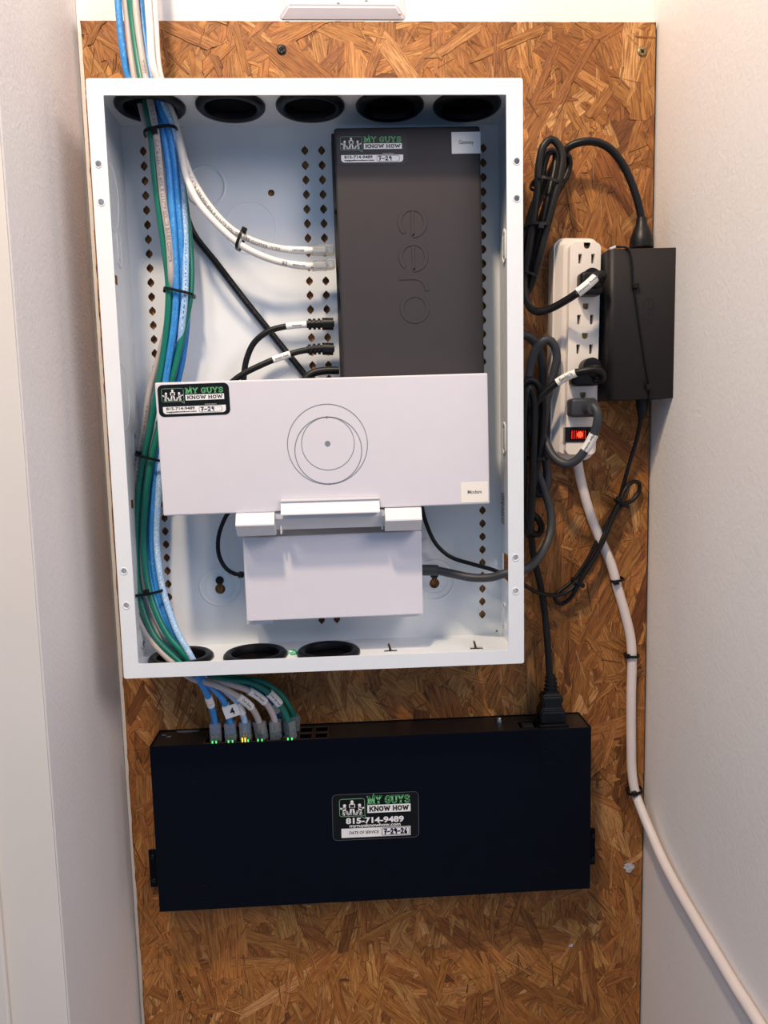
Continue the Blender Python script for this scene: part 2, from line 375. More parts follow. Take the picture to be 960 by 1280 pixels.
# ------------------------------------------------------------------ the white enclosure
W, H, D, TH = .362, .508, .0984, .0014
enc = thing('media_enclosure', (0, 0, -H/2), 'open white steel media enclosure mounted on the strand board, grommets top and bottom', 'enclosure')
def EL(p): return Vector(p)-Vector((0, 0, -H/2))
EM = Matrix.Translation((0, 0, H/2))
cols_px = [((179, 189), (213, 779)), ((381, 188), (402, 775)), ((402, 188), (421, 774)), ((604, 185), (603, 768))]
holes = []
PY = -.0045                                            # front of the back panel
for (a, b) in cols_px:
    A, B = at(*a, PY), at(*b, PY)
    for k in range(35):
        t = k/34; x, z = A.x+(B.x-A.x)*t, A.z+(B.z-A.z)*t
        holes.append([(x, z+.0046), (x+.0012, z+.0034), (x+.0032, z+.0012), (x+.0032, z-.0012), (x+.0012, z-.0034), (x, z-.0046), (x-.0012, z-.0034), (x-.0032, z-.0012), (x-.0032, z+.0012), (x-.0012, z+.0034)])
rh = at(339, 241, PY); holes.append(circ(rh.x, rh.z, .0032, 16))
keys = [at(275, 732, PY), at(543, 725, PY)]
def keyhole(c):
    out = []
    for k in range(17): a = -PI/2-2.2+4.4*k/16 if False else PI/2+.55+(2*PI-1.1)*k/16; out.append((c.x+.0052*math.cos(a), c.z-.0035+.0052*math.sin(a)))
    for k in range(11): a = -PI/2+.65+(2*PI-1.3)*k/10; out.append((c.x+.0036*math.cos(a), c.z+.0055+.0036*math.sin(a)))
    return out
for k in keys: holes.append(keyhole(k))
plate([(-W/2+TH, -H/2+TH), (W/2-TH, -H/2+TH), (W/2-TH, H/2-TH), (-W/2+TH, H/2-TH)], holes, TH, EM @ Matrix.Translation((0, PY+TH, 0))).build('back_panel', M['enamel'], enc)
# flange with its screw holes
fh = [circ(at(px, py, -D).x, at(px, py, -D).z, .0024, 14) for px, py in ((123, 205), (126.5, 253), (155, 714), (158, 757), (646, 201.5), (646, 248), (644.5, 697), (644.5, 739))]
fo = [at(px, py, -D) for px, py in ((130, 118.5), (635.5, 118.5), (633.5, 813), (172, 830))]
ix0 = (fo[0].x+fo[3].x)/2; ix1 = (fo[1].x+fo[2].x)/2; iz1 = (fo[0].z+fo[1].z)/2; iz0 = (fo[2].z+fo[3].z)/2
fl = plate(rrect(-W/2, W/2, -H/2, H/2, .002, 3), [rrect(ix0, ix1, iz0, iz1, .001, 2)]+fh, TH, EM @ Matrix.Translation((0, -D+TH, 0)))
flo = fl.build('front_flange', M['enamel'], enc)
for f in fh:                                           # countersunk rims of the holes
    cx = sum(p[0] for p in f)/len(f); cz = sum(p[1] for p in f)/len(f)
    MB().ring([Vector((x+(x-cx)*.25, -D-.0001, z+(z-cz)*.25)) + Vector((0, 0, H/2)) for x, z in f], .0004, 6).build('hole_rim', M['enamel'], flo)
# side walls; the right one with the cable exit slot
def zt(py, y, px=640): return at(px, py, y).z
s1 = MB().box((-W/2, -D+TH, 0), (-W/2+TH, -.0005, H)); s1.build('left_side', M['enamel'], enc)
TR = Matrix(((0, 1, 0, W/2), (1, 0, 0, 0), (0, 0, 1, H/2), (0, 0, 0, 1)))       # plate x -> y, plate y -> x
zx = zt(713, -.045, 645)
plate([(-D+TH, -H/2), (-.0005, -H/2), (-.0005, H/2), (-D+TH, H/2)], [rrect(-.085, -.012, zx-.014, zx+.014, .006)], TH, TR).build('right_side', M['enamel'], enc)
gx_top = [(188, 131), (289, 134), (388, 133), (487, 133), (583, 132)]
def topwall(z, pts, name, extra=[]):
    hl = [circ(x, y, .0265, 32) for x, y in pts] + extra
    T = Matrix(((1, 0, 0, 0), (0, 0, 1, 0), (0, 1, 0, z), (0, 0, 0, 1)))        # plate (x, z) -> (x, y), thickness along z
    T = Matrix(((1, 0, 0, 0), (0, 0, 1, 0), (0, -1, 0, z), (0, 0, 0, 1)))
    plate([(-W/2+TH, -D+TH), (W/2-TH, -D+TH), (W/2-TH, -.0005), (-W/2+TH, -.0005)], hl, TH, T).build(name, M['enamel'], enc)
GY = -.050
tops = [at(px, 133, GY).x for px, _ in gx_top]
gt_z = H
# x positions of the grommets measured where the ring is widest
tops = [atz(px, py, H/2-TH).x for px, py in ((188, 132), (289, 133.5), (388, 133), (487, 133), (583, 132))]
bots = [atz(px, py, -H/2+TH).x for px, py in ((228, 822), (320, 819), (411, 815))]
slots = []
for px, py in ((488, 812), (595, 809)):
    p = atz(px, py, -H/2+TH); q = atz(px-3, py-9, -H/2+TH)
    slots.append([(p.x-.0065, p.y-.006), (p.x+.0065, p.y-.006), (p.x+.0062, p.y+.002), (p.x+.0012, p.y+.003), (q.x+.0012, q.y), (q.x-.0010, q.y), (p.x-.0012, p.y+.003), (p.x-.0062, p.y+.002)])
topwall(H-TH, [(x, GY) for x in tops], 'top_side'); topwall(0, [(x, GY) for x in bots], 'bottom_side', slots)
def grommet(x, z, sgn, open_):
    prof = [(.0232, .0035), (.0250, .0050), (.0285, .0046), (.0305, .0025), (.0308, .0002), (.0262, .0000), (.0258, -.0030), (.0280, -.0034), (.0280, -.0050), (.0225, -.0050), (.0222, -.001), (.0232, .0035)]
    T = Matrix.Translation((x, GY, z)) @ (Matrix.Rotation(PI, 4, 'X') if sgn < 0 else Matrix.Identity(4))
    g = MB().lathe(prof, 40, T, cap=False).build('grommet', M['rubber'], enc)
    if True:
        MB().lathe([(.0228, -.0030), (.015, -.0034), (.0145, -.0046), (.001, -.0046)], 32, T).build('membrane', M['rubber_dark'], g)
for i, x in enumerate(tops): grommet(x, H-TH, -1, i == 0)
for i, x in enumerate(bots): grommet(x, TH, 1, i == 0)
# embossed rings, knock-outs, lanced tabs, screws
def ring_on_back(px, py, r, t, n=40, name='embossed_ring'):
    p = EL(at(px, py, PY)); MB().ring([Vector((p.x+r*math.cos(2*PI*k/n), p.y+t*.35, p.z+r*math.sin(2*PI*k/n))) for k in range(n)], t, 8).build(name, M['enamel'], enc)
ring_on_back(313, 285, .0245, .0006); ring_on_back(257, 233, .0185, .0018)
for k in keys:
    q = EL(k)
    for r, t in ((.0205, .0016), (.0145, .0008)):
        MB().ring([Vector((q.x+r*math.cos(a*PI/24), q.y+t*.5, q.z+r*math.sin(a*PI/24))) for a in range(48)], t, 8).build('embossed_ring', M['enamel'], enc)
    T = Matrix.Translation((q.x, q.y-.0004, q.z+.0055)) @ Matrix.Rotation(PI/2, 4, 'X')
    s_ = MB().lathe([(.0042, -.001), (.0042, .0004), (.0034, .0016), (.0012, .0019), (.0002, .0012)], 18, T, cap=False).build('mounting_screw', M['screw'], enc)
p = EL(at(530, 682, PY)); MB().lathe([(.0085, -.0005), (.0082, .0006), (.0003, .0008)], 24, Matrix.Translation(p) @ Matrix.Rotation(PI/2, 4, 'X'), cap=False).build('knockout', M['enamel'], enc)
ring_on_back(372, 492, .0245, .0005); ring_on_back(312, 694, .022, .0005)
def tab(x, y, z, sx):
    c = EL((x, y, z)); lp = [(-.005, -.012), (.001, -.016), (.006, -.010), (.006, .010), (.001, .016), (-.005, .012)]
    t = MB().ring([Vector((c.x+sx*.0006, c.y+u, c.z+v)) for u, v in [q for a, b in zip(lp, lp[1:]+lp[:1]) for q in ((a[0]*.97+b[0]*.03, a[1]*.97+b[1]*.03), (a[0]*.5+b[0]*.5, a[1]*.5+b[1]*.5), (a[0]*.03+b[0]*.97, a[1]*.03+b[1]*.97))]], .0008, 6).build('lanced_tab', M['enamel'], enc)
    MB().box((c.x-.0002, c.y-.004, c.z-.009), (c.x+sx*.0012, c.y+.004, c.z+.009), .0004, 2).build('tongue', M['enamel'], t)
for px, py in ((148, 312), (168, 560), (177, 791)):
    q = atx(px, py, -W/2+TH); tab(-W/2+TH, q.y, q.z, 1)
for px, py in ((631, 308), (631, 548), (631, 771)):
    q = atx(px, py, W/2-TH); tab(W/2-TH, q.y, q.z, -1)
for px, py in ((139, 245), (153, 497)):                # big oval knock-outs of the left side
    q = EL(atx(px, py, -W/2+TH)); MB().ring([Vector((q.x, q.y+.021*math.cos(a*PI/20), q.z+.030*math.sin(a*PI/20))) for a in range(40)], .0006, 6).build('knockout', M['enamel'], enc)
for px, py in ((145, 350), (165, 630)):                # board showing through small notches
    q = EL(atx(px, py, -W/2+TH)); MB().box((q.x-.0002, q.y-.003, q.z-.004), (q.x+.0004, q.y+.003, q.z+.004), .0006).build('side_notch', M['osb'], enc)
# barcode strip on the right side
q = EL(atx(629, 625, W/2-TH)); bl = MB().box((q.x-.0003, q.y-.008, q.z-.027), (q.x+.0002, q.y+.010, q.z+.027)).build('barcode_label', M['paper'], enc)
bb = MB(); z = -.024; rr = random.Random(3)
while z < .008:
    t = rr.uniform(.0005, .0014); bb.box((q.x-.0005, q.y-.007, q.z+z), (q.x-.0002, q.y+.008, q.z+z+t)); z += t+rr.uniform(.0006, .0014)
stuff(bb.build('bars', M['ink_soft'], bl))
p = EL(atz(365, 817, -H/2+TH)); MB().lathe([(.006, 0), (.0058, .0022), (.003, .0036), (.0005, .0038)], 16, Matrix.Translation(p), cap=False).build('green_piece', mat('green_white_piece', (.02, .30, .16), .4, speck=((.75, .78, .74), 260, .5)), enc)  # stands in for green cable glimpsed through a hole in the floor
p = EL(at(622, 790, -.012)); MB().lathe([(.0012, 0), (.001, .0008), (.0002, .001)], 10, Matrix.Translation((p.x, -.008, p.z)) @ Matrix.Rotation(PI/2, 4, 'X'), cap=False).build('rivet', M['ink_soft'], enc)

# ------------------------------------------------------------------ lettering for the service stickers
SER = {  # slab letters: strokes (polylines in a unit box) and serif centres (x, top?)
 'M': ([[(.14, 0), (.14, 1)], [(.14, 1), (.5, .25), (.86, 1)], [(.86, 1), (.86, 0)]], [(.14, 0), (.86, 0), (.1, 1), (.9, 1)]),
 'Y': ([[(.12, 1), (.5, .45), (.88, 1)], [(.5, .45), (.5, 0)]], [(.5, 0), (.14, 1), (.86, 1)]),
 'G': ([[(.86, .72), (.72, .92), (.42, .95), (.16, .75), (.12, .4), (.28, .1), (.55, .05), (.82, .2), (.82, .45), (.55, .45)]], [(.84, .85)]),
 'U': ([[(.16, 1), (.16, .28), (.34, .06), (.66, .06), (.84, .28), (.84, 1)]], [(.16, 1), (.84, 1)]),
 'S': ([[(.82, .74), (.72, .92), (.34, .94), (.16, .76), (.28, .56), (.72, .46), (.84, .26), (.68, .07), (.3, .06), (.16, .26)]], []),
 'K': ([[(.16, 0), (.16, 1)], [(.84, 1), (.22, .45)], [(.4, .6), (.86, 0)]], [(.16, 0), (.16, 1), (.84, 1), (.86, 0)]),
 'N': ([[(.14, 0), (.14, 1)], [(.14, 1), (.86, 0)], [(.86, 0), (.86, 1)]], [(.14, 0), (.1, 1), (.86, 1)]),
 'O': ([[(.5, .95), (.22, .84), (.12, .5), (.22, .16), (.5, .05), (.78, .16), (.88, .5), (.78, .84), (.5, .95)]], []),
 'W': ([[(.06, 1), (.28, .06), (.5, .9), (.72, .06), (.94, 1)]], [(.08, 1), (.92, 1)]),
 'H': ([[(.16, 0), (.16, 1)], [(.84, 0), (.84, 1)], [(.16, .5), (.84, .5)]], [(.16, 0), (.16, 1), (.84, 0), (.84, 1)])}
def bar(mb, a, b, t, y):
    d = Vector((b[0]-a[0], b[1]-a[1])); 
    if d.length < 1e-9: return
    d.normalize(); n_ = Vector((-d.y, d.x))*t/2; e = d*t*.25
    mb.add([(a[0]-e.x+n_.x, y, a[1]-e.y+n_.y), (a[0]-e.x-n_.x, y, a[1]-e.y-n_.y), (b[0]+e.x-n_.x, y, b[1]+e.y-n_.y), (b[0]+e.x+n_.x, y, b[1]+e.y+n_.y)], [[0, 1, 2, 3]])
def slab(mb, s, x0, x1, z0, z1, y, tk=.20):
    wts = {'M': 1.25, 'W': 1.35, ' ': .45}; tot = sum(wts.get(c, 1) for c in s); x = x0; h = z1-z0
    for c in s:
        wd = (x1-x0)*wts.get(c, 1)/tot
        if c != ' ':
            st, se = SER[c]; t = h*tk
            f = lambda q: (x+wd*(.05+.9*q[0]), z0+t*.25+(h-t*.5)*q[1])
            for pl in st:
                for a, b in zip(pl, pl[1:]): bar(mb, f(a), f(b), t, y)
            for q in se:
                c_ = f(q); bar(mb, (c_[0]-wd*.15, c_[1]), (c_[0]+wd*.15, c_[1]), h*.14, y)
        x += wd
    return mb
def flat(mb, s, size, x, z, y, bold=0., align='CENTER', space=1., width=None):
    vs, fs = text2d(s, size, bold, align, space)
    k = 1.
    if width: ws = max(v[0] for v in vs)-min(v[0] for v in vs); k = width/ws
    mb.add([(x+v[0]*k, y, z+v[1]) for v in vs], fs); return mb
def poly_line(mb, pts, t, y):
    for a, b in zip(pts, pts[1:]): bar(mb, a, b, t, y)
def figures(mb, x0, x1, z0, z1, y, S):
    """three white helper figures: two kneeling at the sides, one standing with folded arms"""
    w_, h_ = x1-x0, z1-z0; F = lambda u, v: (x0+w_*u, z0+h_*v)
    def head(u, v, r): mb.add([(x0+w_*u+r*h_*math.cos(a*PI/8), y, z0+h_*v+r*h_*math.sin(a*PI/8)) for a in range(16)], [list(range(16))])
    T = h_*.115
    head(.5, .86, .10)
    for pl, t in (([(.5, .70), (.5, .45)], 2.1), ([(.40, .66), (.60, .50)], 1.), ([(.60, .66), (.40, .50)], 1.), ([(.46, .45), (.42, .06)], 1.), ([(.54, .45), (.58, .06)], 1.), ([(.40, .05), (.46, .05)], .8), ([(.54, .05), (.60, .05)], .8)):
        poly_line(mb, [F(*q) for q in pl], T*t, y)
    for m in (0, 1):
        g = lambda u: u if not m else 1-u
        head(g(.19), .62, .10)
        for pl, t in (([(.18, .46), (.17, .24)], 1.7), ([(.20, .44), (.10, .38), (.02, .46)], .8), ([(.17, .22), (.12, .05), (.18, .03)], 1.), ([(.18, .22), (.29, .22), (.30, .05), (.36, .04)], .95)):
            poly_line(mb, [F(g(q[0]), q[1]) for q in pl], T*t, y)
    return mb
def service_sticker(dev, quad, big, body, white='st_white'):
    P = [dev.L(px, py) for px, py in quad]; c = sum(P, Vector())/4
    w_ = ((P[1]-P[0]).length+(P[2]-P[3]).length)/2; h_ = ((P[3]-P[0]).length+(P[2]-P[1]).length)/2
    tilt = -(math.atan2((P[1]-P[0]).z, (P[1]-P[0]).x)+math.atan2((P[2]-P[3]).z, (P[2]-P[3]).x))/2
    so = MB().prism(rrect(-w_/2, w_/2, -h_/2, h_/2, h_*(.09 if big else .17)), -.00025, 0).build('service_sticker', M[body], dev.o)
    so.location = c; so.rotation_euler = (0, tilt, 0)
    y1, y2, y3 = -.0003, -.00034, -.00038
    U = lambda u: -w_/2+w_*u
    V = lambda v: -h_/2+h_*v
    def part(name, mb, m): return mb.build(name, M[m], so)
    if big:
        mb = MB()
        lp = rrect(-w_/2+.0002, w_/2-.0002, -h_/2+.0002, h_/2-.0002, h_*.09); poly_line(mb, lp+lp[:1], .0004, y1); part('edge_line', mb, 'st_edge')
        hx0, hx1, gz0, gz1, kz0, kz1 = .405, .905, .76, .94, .575, .745
        bub = (.085, .375, .52, .895)
        lines = (.17, .90, .055, .255)
    else:
        hx0, hx1, gz0, gz1, kz0, kz1 = .385, .925, .70, .875, .49, .665
        bub = (.055, .36, .47, .875)
        lines = (.06, .94, .085, .31)
    mb = MB(); slab(mb, 'MY GUYS', U(hx0), U(hx1), V(gz0), V(gz1), y1)
    poly_line(mb, [(U(hx0+.03), V(gz0+.04)), (U(hx0+.045), V(gz0+.01)), (U(hx0+.075), V(gz1+.05))], h_*.013, y2); part('heading', mb, 'st_green')
    mb = MB().add([(U(hx0), y1, V(kz0)), (U(hx1), y1, V(kz0)), (U(hx1), y1, V(kz1)), (U(hx0), y1, V(kz1))], [[0, 1, 2, 3]])
    if big: mb.add([(U(lines[0]-.07), y1, V(lines[2])), (U(lines[1]), y1, V(lines[2])), (U(lines[1]), y1, V(lines[3])), (U(lines[0]-.07), y1, V(lines[3]))], [[0, 1, 2, 3]])
    else:
        r_ = h_*.10; lp = [(U(lines[0]), V(lines[3])), ] + [(U(lines[0])+r_-r_*math.cos(a*PI/12), V(lines[2])+r_-r_*math.sin(a*PI/12)) for a in range(7)] + [(U(lines[1])-r_+r_*math.sin(a*PI/12), V(lines[2])+r_-r_*math.cos(a*PI/12)) for a in range(7)] + [(U(lines[1]), V(lines[3]))]
        mb.add([(x, y1, z) for x, z in lp], [list(range(len(lp)))])
    part('white_panels', mb, white)
    mb = slab(MB(), 'KNOW HOW', U(hx0+.02), U(hx1-.02), V(kz0+.03), V(kz1-.03), y2, .25); part('second_line', mb, 'ink')
    mb = MB(); bx0, bx1, bz0, bz1 = U(bub[0]), U(bub[1]), V(bub[2]), V(bub[3]); r_ = h_*.04
    lp = rrect(bx0, bx1, bz0, bz1, r_, 3); poly_line(mb, lp+lp[:1], h_*.011, y1)
    poly_line(mb, [(bx1-h_*.10, bz0), (bx1+h_*.01, bz0-h_*.07), (bx1, bz0+h_*.05)], h_*.013, y1); part('speech_bubble', mb, 'st_dull')
    mb = figures(MB(), bx0+(bx1-bx0)*.02, bx1-(bx1-bx0)*.02, bz0+h_*.03, bz1-h_*.015, y2, h_); part('helper_figures', mb, white)
    if big:
        mb = flat(MB(), '815-714-9489', h_*.17, U(.49), V(.36), y1, .0003, width=w_*.67)
        flat(mb, 'myguysknowhow.com', h_*.10, U(.49), V(.275), y1, .0001, width=w_*.59); part('phone_and_address', mb, white)
        mb = flat(MB(), 'DATE OF SERVICE', h_*.085, U(.36), V(.13), y2, .0001, width=w_*.34); part('service_line', mb, 'ink')
        dx0, dx1, dz0, dz1, ds = U(.57), U(.885), V(.075), V(.235), '7-29-26'
        mb = MB(); lp = rrect(dx0, dx1, dz0, dz1, h_*.02, 3)
    else:
        mb = flat(MB(), '815-714-9489', h_*.125, U(.105), V(.205), y2, .00012, 'LEFT', width=w_*.40)
        flat(mb, 'myguysknowhow.com', h_*.07, U(.105), V(.125), y2, .0001, 'LEFT', width=w_*.42); part('phone_and_address', mb, 'ink')
        mb = flat(MB(), 'DATE OF SERVICE', h_*.04, U(.73), V(.335), y1, 0, width=w_*.16); part('service_line', mb, white)
        dx0, dx1, dz0, dz1, ds = U(.565), U(.885), V(.11), V(.285), '7-29'
        mb = MB(); lp = rrect(dx0, dx1, dz0, dz1, h_*.05, 3)
    poly_line(mb, lp+lp[:1], h_*.012, y2); part('date_box', mb, 'ink')
    mb = MB(); cw = (dx1-dx0)*(.88 if big else .62); x = dx0+(dx1-dx0)*.06; strokes = {
        '7': [[(.1, .95), (.9, .95), (.45, 0)], [(.3, .5), (.8, .5)]], '-': [[(.1, .45), (.9, .5)]], '2': [[(.1, .75), (.4, 1), (.8, .8), (.6, .45), (.1, .05), (.4, .15), (.95, .05)]],
        '9': [[(.8, .8), (.5, 1), (.2, .75), (.45, .5), (.8, .75), (.75, 0)]], '6': [[(.7, 1), (.25, .5), (.3, .1), (.7, .05), (.75, .4), (.3, .4)]]}
    for ch in ds:
        wd = cw/len(ds)
        for pl in strokes[ch]: poly_line(mb, [(x+wd*q[0]*.9, dz0+(dz1-dz0)*(.14+.72*q[1])) for q in pl], h_*.030, y3)
        x += wd
    part('handwritten_date', mb, 'pen')
    return so
def name_label(dev, quad, s, m):
    P = [dev.L(px, py) for px, py in quad]; c = sum(P, Vector())/4; w_ = (P[1]-P[0]).length; h_ = (P[3]-P[0]).length
    lo = MB().box((-w_/2, -.0003, -h_/2), (w_/2, 0, h_/2)).build('name_label', M[m], dev.o); lo.location = c
    flat(MB(), s, h_*.26, 0, -h_*.06, -.00036, .0001, width=w_*.52).build('lettering', M['ink_soft'], lo)
def eero(R, t, hgt):
    """raised geometric lower-case letters e e r o, strung along +x then turned a quarter clockwise by the caller"""
    mb = MB(); x = 0; gap = R*.18
    def stroke(pl, t):
        # bevelled raised stroke
        N = len(pl); lay = []
        for off, yy in ((t/2, 0.), (t/2-hgt*.7, -hgt), (-t/2+hgt*.7, -hgt), (-t/2, 0.)):
            row = []
            for i in range(N):
                d = Vector(pl[min(i+1, N-1)])-Vector(pl[max(i-1, 0)]); d.normalize(); nn = Vector((-d.y, d.x)); q = Vector(pl[i])+nn*off; row.append((q.x, yy, q.y))
            lay.append(row)
        vs = [p for r_ in lay for p in r_]; fs = [[a*N+i, a*N+i+1, (a+1)*N+i+1, (a+1)*N+i] for a in range(3) for i in range(N-1)]
        fs += [[0, N, 2*N, 3*N], [N-1, 4*N-1, 3*N-1, 2*N-1]]
        mb.add(vs, fs)
    for ch in 'eero':
        if ch in 'eo':
            cx = x+R; a0, a1 = (0, 2*PI-.70) if ch == 'e' else (0, 2*PI)
            stroke([(cx+(R-t/2)*math.cos(a0+(a1-a0)*k/40), (R-t/2)*math.sin(a0+(a1-a0)*k/40)) for k in range(41)], t)
            if ch == 'e': stroke([(cx-R+t, 0), (cx+R-t*.5, 0)], t*.8)
            x += 2*R+gap
        else:
            stroke([(x+t/2, -R), (x+t/2, 0)] + [(x+t/2+(R-t/2)-(R-t/2)*math.cos(k*PI/2/12), (R-t/2)*math.sin(k*PI/2/12)) for k in range(1, 13)], t); x += R*1.02+gap*.6
    return mb, x-gap

# ------------------------------------------------------------------ charcoal gateway
gw = Dev('internet_gateway', [(421, 160), (602, 156), (604, 470), (425.5, 474)], -.055, 'tall charcoal gateway box with embossed lettering, standing behind the white modem', 'gateway')
hh = gw.h
mb = MB().box((-gw.w/2, 0, -hh/2-.045), (gw.w/2, .030, hh/2), .0025, 3); mb.build('body', M['gateway'], gw.o)
mb = MB().box((-gw.w/2-.003, .030, -hh/2-.045), (gw.w/2-.002, .049, hh/2+.001), .002, 2); mb.build('wall_base', M['gateway_dark'], gw.o)
p = gw.L(413.5, 157, .03); q = gw.L(420, 267, .03)
MB().box((p.x, .016, q.z), (-gw.w/2+.002, .034, hh/2+.0015), .0015, 2).build('side_cover', M['gateway_dark'], gw.o)
mb, ln = eero(.0150, .0046, .0007)
a, b = gw.L(515, 258), gw.L(515, 405); s = abs(b.z-a.z)/ln
eo = mb.build('embossed_lettering', M['gateway'], gw.o); eo.location = (a.x, .0002, a.z); eo.rotation_euler = (0, PI/2, 0); eo.scale = (s, 1, s)
service_sticker(gw, [(420.5, 166), (509, 165.5), (509, 205.5), (421, 207)], False, 'st_char')
name_label(gw, [(564, 166), (600, 163.5), (601, 191.5), (565, 193)], 'Gateway', 'paper')

# ------------------------------------------------------------------ white modem, its bracket, the power unit under it
md = Dev('white_modem', [(193, 478.5), (611, 466), (611, 630), (204, 645)], -.084, 'wide white modem with printed circles and a black service sticker', 'modem')
MB().box((-md.w/2, 0, -md.h/2), (md.w/2, .026, md.h/2), .0014, 3).build('body', M['white_pl'], md.o)
def annulus(c, r, t, y=-.0002, n=72):
    vs = []
    for k in range(n): a_ = 2*PI*k/n; vs += [(c.x+(r+t/2)*math.cos(a_), y, c.z+(r+t/2)*math.sin(a_)), (c.x+(r-t/2)*math.cos(a_), y, c.z+(r-t/2)*math.sin(a_))]
    return MB().add(vs, [[2*k, 2*k+1, (2*k+3) % (2*n), (2*k+2) % (2*n)] for k in range(n)])
px_ = (md.L(460, 555)-md.L(360, 555)).length/100
for (cx, cy, r, t) in ((409.5, 555.5, 50, .9), (410.5, 563.2, 41.8, 1.0), (410, 554.5, 33, .8)):
    annulus(md.L(cx, cy), r*px_, t*px_).build('printed_circle', M['line'], md.o)
for cx, cy, r in ((409.5, 554.5, 3.5), (408.5, 521.5, 1.5), (412, 604.8, 1.3)):
    c = md.L(cx, cy); MB().add([(x, -.00025, z) for x, z in circ(c.x, c.z, r*px_, 20)], [list(range(20))]).build('printed_dot', M['line'], md.o)
service_sticker(md, [(196.5, 481), (285.5, 478.5), (288.5, 517.5), (199, 522)], False, 'st_black')
name_label(md, [(576, 603.5), (610, 602), (610, 627.5), (577, 628.5)], 'Modem', 'paper_cream')

br = Dev('modem_bracket', [(295, 641), (526, 634), (526, 660), (297, 667)], -.086, 'white plastic bracket hooked under the front edge of the white modem', 'bracket')
def bl_(px, py): q = br.L(px, py); return q.x, q.z
def prof(x0, x1, pts, name, par):                      # side profile (y, z) swept from x0 to x1
    n_ = len(pts); vs = [(x0, y, z) for y, z in pts]+[(x1, y, z) for y, z in pts]
    return MB().add(vs, [list(range(n_)), list(range(2*n_-1, n_-1, -1))]+[[i, (i+1) % n_, (i+1) % n_+n_, i+n_] for i in range(n_)]).build(name, M['white_pl2'], par)
xa, za = bl_(351, 624); xb, zb = bl_(474, 621.5); zc = bl_(412, 641.5)[1]; zz = (za+zb)/2
hk = prof(xa, xb, [(.001, zz), (-.0022, zz-.0002), (-.0024, zz-.0016), (-.0006, zz-.0026), (-.0066, zc+.0010), (-.0066, zc), (.001, zc)], 'front_hook', br.o)
xl_, zl_ = bl_(296, 642); xr_, zr_ = bl_(526, 634.5); zm_top = bl_(412, 642)[1]; zm_bot = bl_(412, 661)[1]
prof(bl_(300, 650)[0], bl_(522, 650)[0], [(.030, zm_top+.004), (.004, zm_top+.002), (.004, zm_top-.004), (.012, zm_bot-.001), (.034, zm_bot-.001)], 'cross_bar', br.o)
for (pa, pb, pt) in ((295, 343, 641.8), (481, 526.5, 635.5)):
    x0, z0 = bl_(pa, pt); x1, _ = bl_(pb, pt)
    prof(x0, x1, [(.004, z0), (-.0008, z0-.0004), (-.0064, z0-.0095), (-.0066, z0-.0108), (.0030, z0-.0212), (.018, z0-.0216), (.018, z0)], 'corner_tab', br.o)
for px in (341.5, 350.5, 478.5, 488.5):
    x0, z0 = bl_(px, 667 if px < 400 else 661.5); MB().box((x0-.0006, .008, z0-.0015), (x0+.0006, .032, z0+.006)).build('rib', M['white_pl2'], br.o)

pu = Dev('power_unit', [(304.5, 671), (527, 664.5), (529, 767), (307, 778)], -.062, 'flat white power unit mounted under the modem bracket inside the enclosure', 'power unit')
MB().box((-pu.w/2, 0, -pu.h/2), (pu.w/2, .055, pu.h/2), .0012, 3).build('body', M['white_pl'], pu.o)
for pa, pb, pc in ((309, 341, 781), (500, 527.5, 771.5)):
    a, b = pu.L(pa, pc, .012), pu.L(pb, pc, .012); MB().box((a.x, .012, a.z), (b.x, .028, a.z+.010), .0006).build('foot', M['white_pl'], pu.o)

# ------------------------------------------------------------------ cables
def path(pts, step=.004): return spline([at(px, py, y) for px, py, y in pts], step)
def arc(P):
    s = [0.]
    for a, b in zip(P, P[1:]): s.append(s[-1]+(b-a).length)
    return s
def locate(P, S, s):
    s = min(max(s, 0), S[-1]-1e-6)
    lo = 0
    while S[lo+1] < s: lo += 1
    t = (s-S[lo])/(S[lo+1]-S[lo]); return P[lo].lerp(P[lo+1], t), (P[lo+1]-P[lo]).normalized()
def nearest_s(P, S, px, py):
    best = None
    d = ray(px, py)
    for p, s in zip(P, S):
        k = (p-CAM); e = (k-d*k.dot(d)).length
        if best is None or e < best[0]: best = (e, s)
    return best[1]
def wrap_text(P, S, s0, s, size, r, v0=0., bold=0., origin=Vector(), rev=False, space=1.):
    vs, fs = text2d(s, size, bold, 'LEFT', space); out = []
    for u, v in vs:
        p, t = locate(P, S, s0-u if rev else s0+u)
        if rev: t = -t
        F = Vector((CAM.x-p.x, CAM.y-p.y, CAM.z-p.z)); F = (F-t*F.dot(t)).normalized(); up = F.cross(t)
        a = (v-size*.35+v0)/r; out.append(p+F*(math.cos(a)*r)+up*(math.sin(a)*r)-origin)
    return MB().add(out, fs)
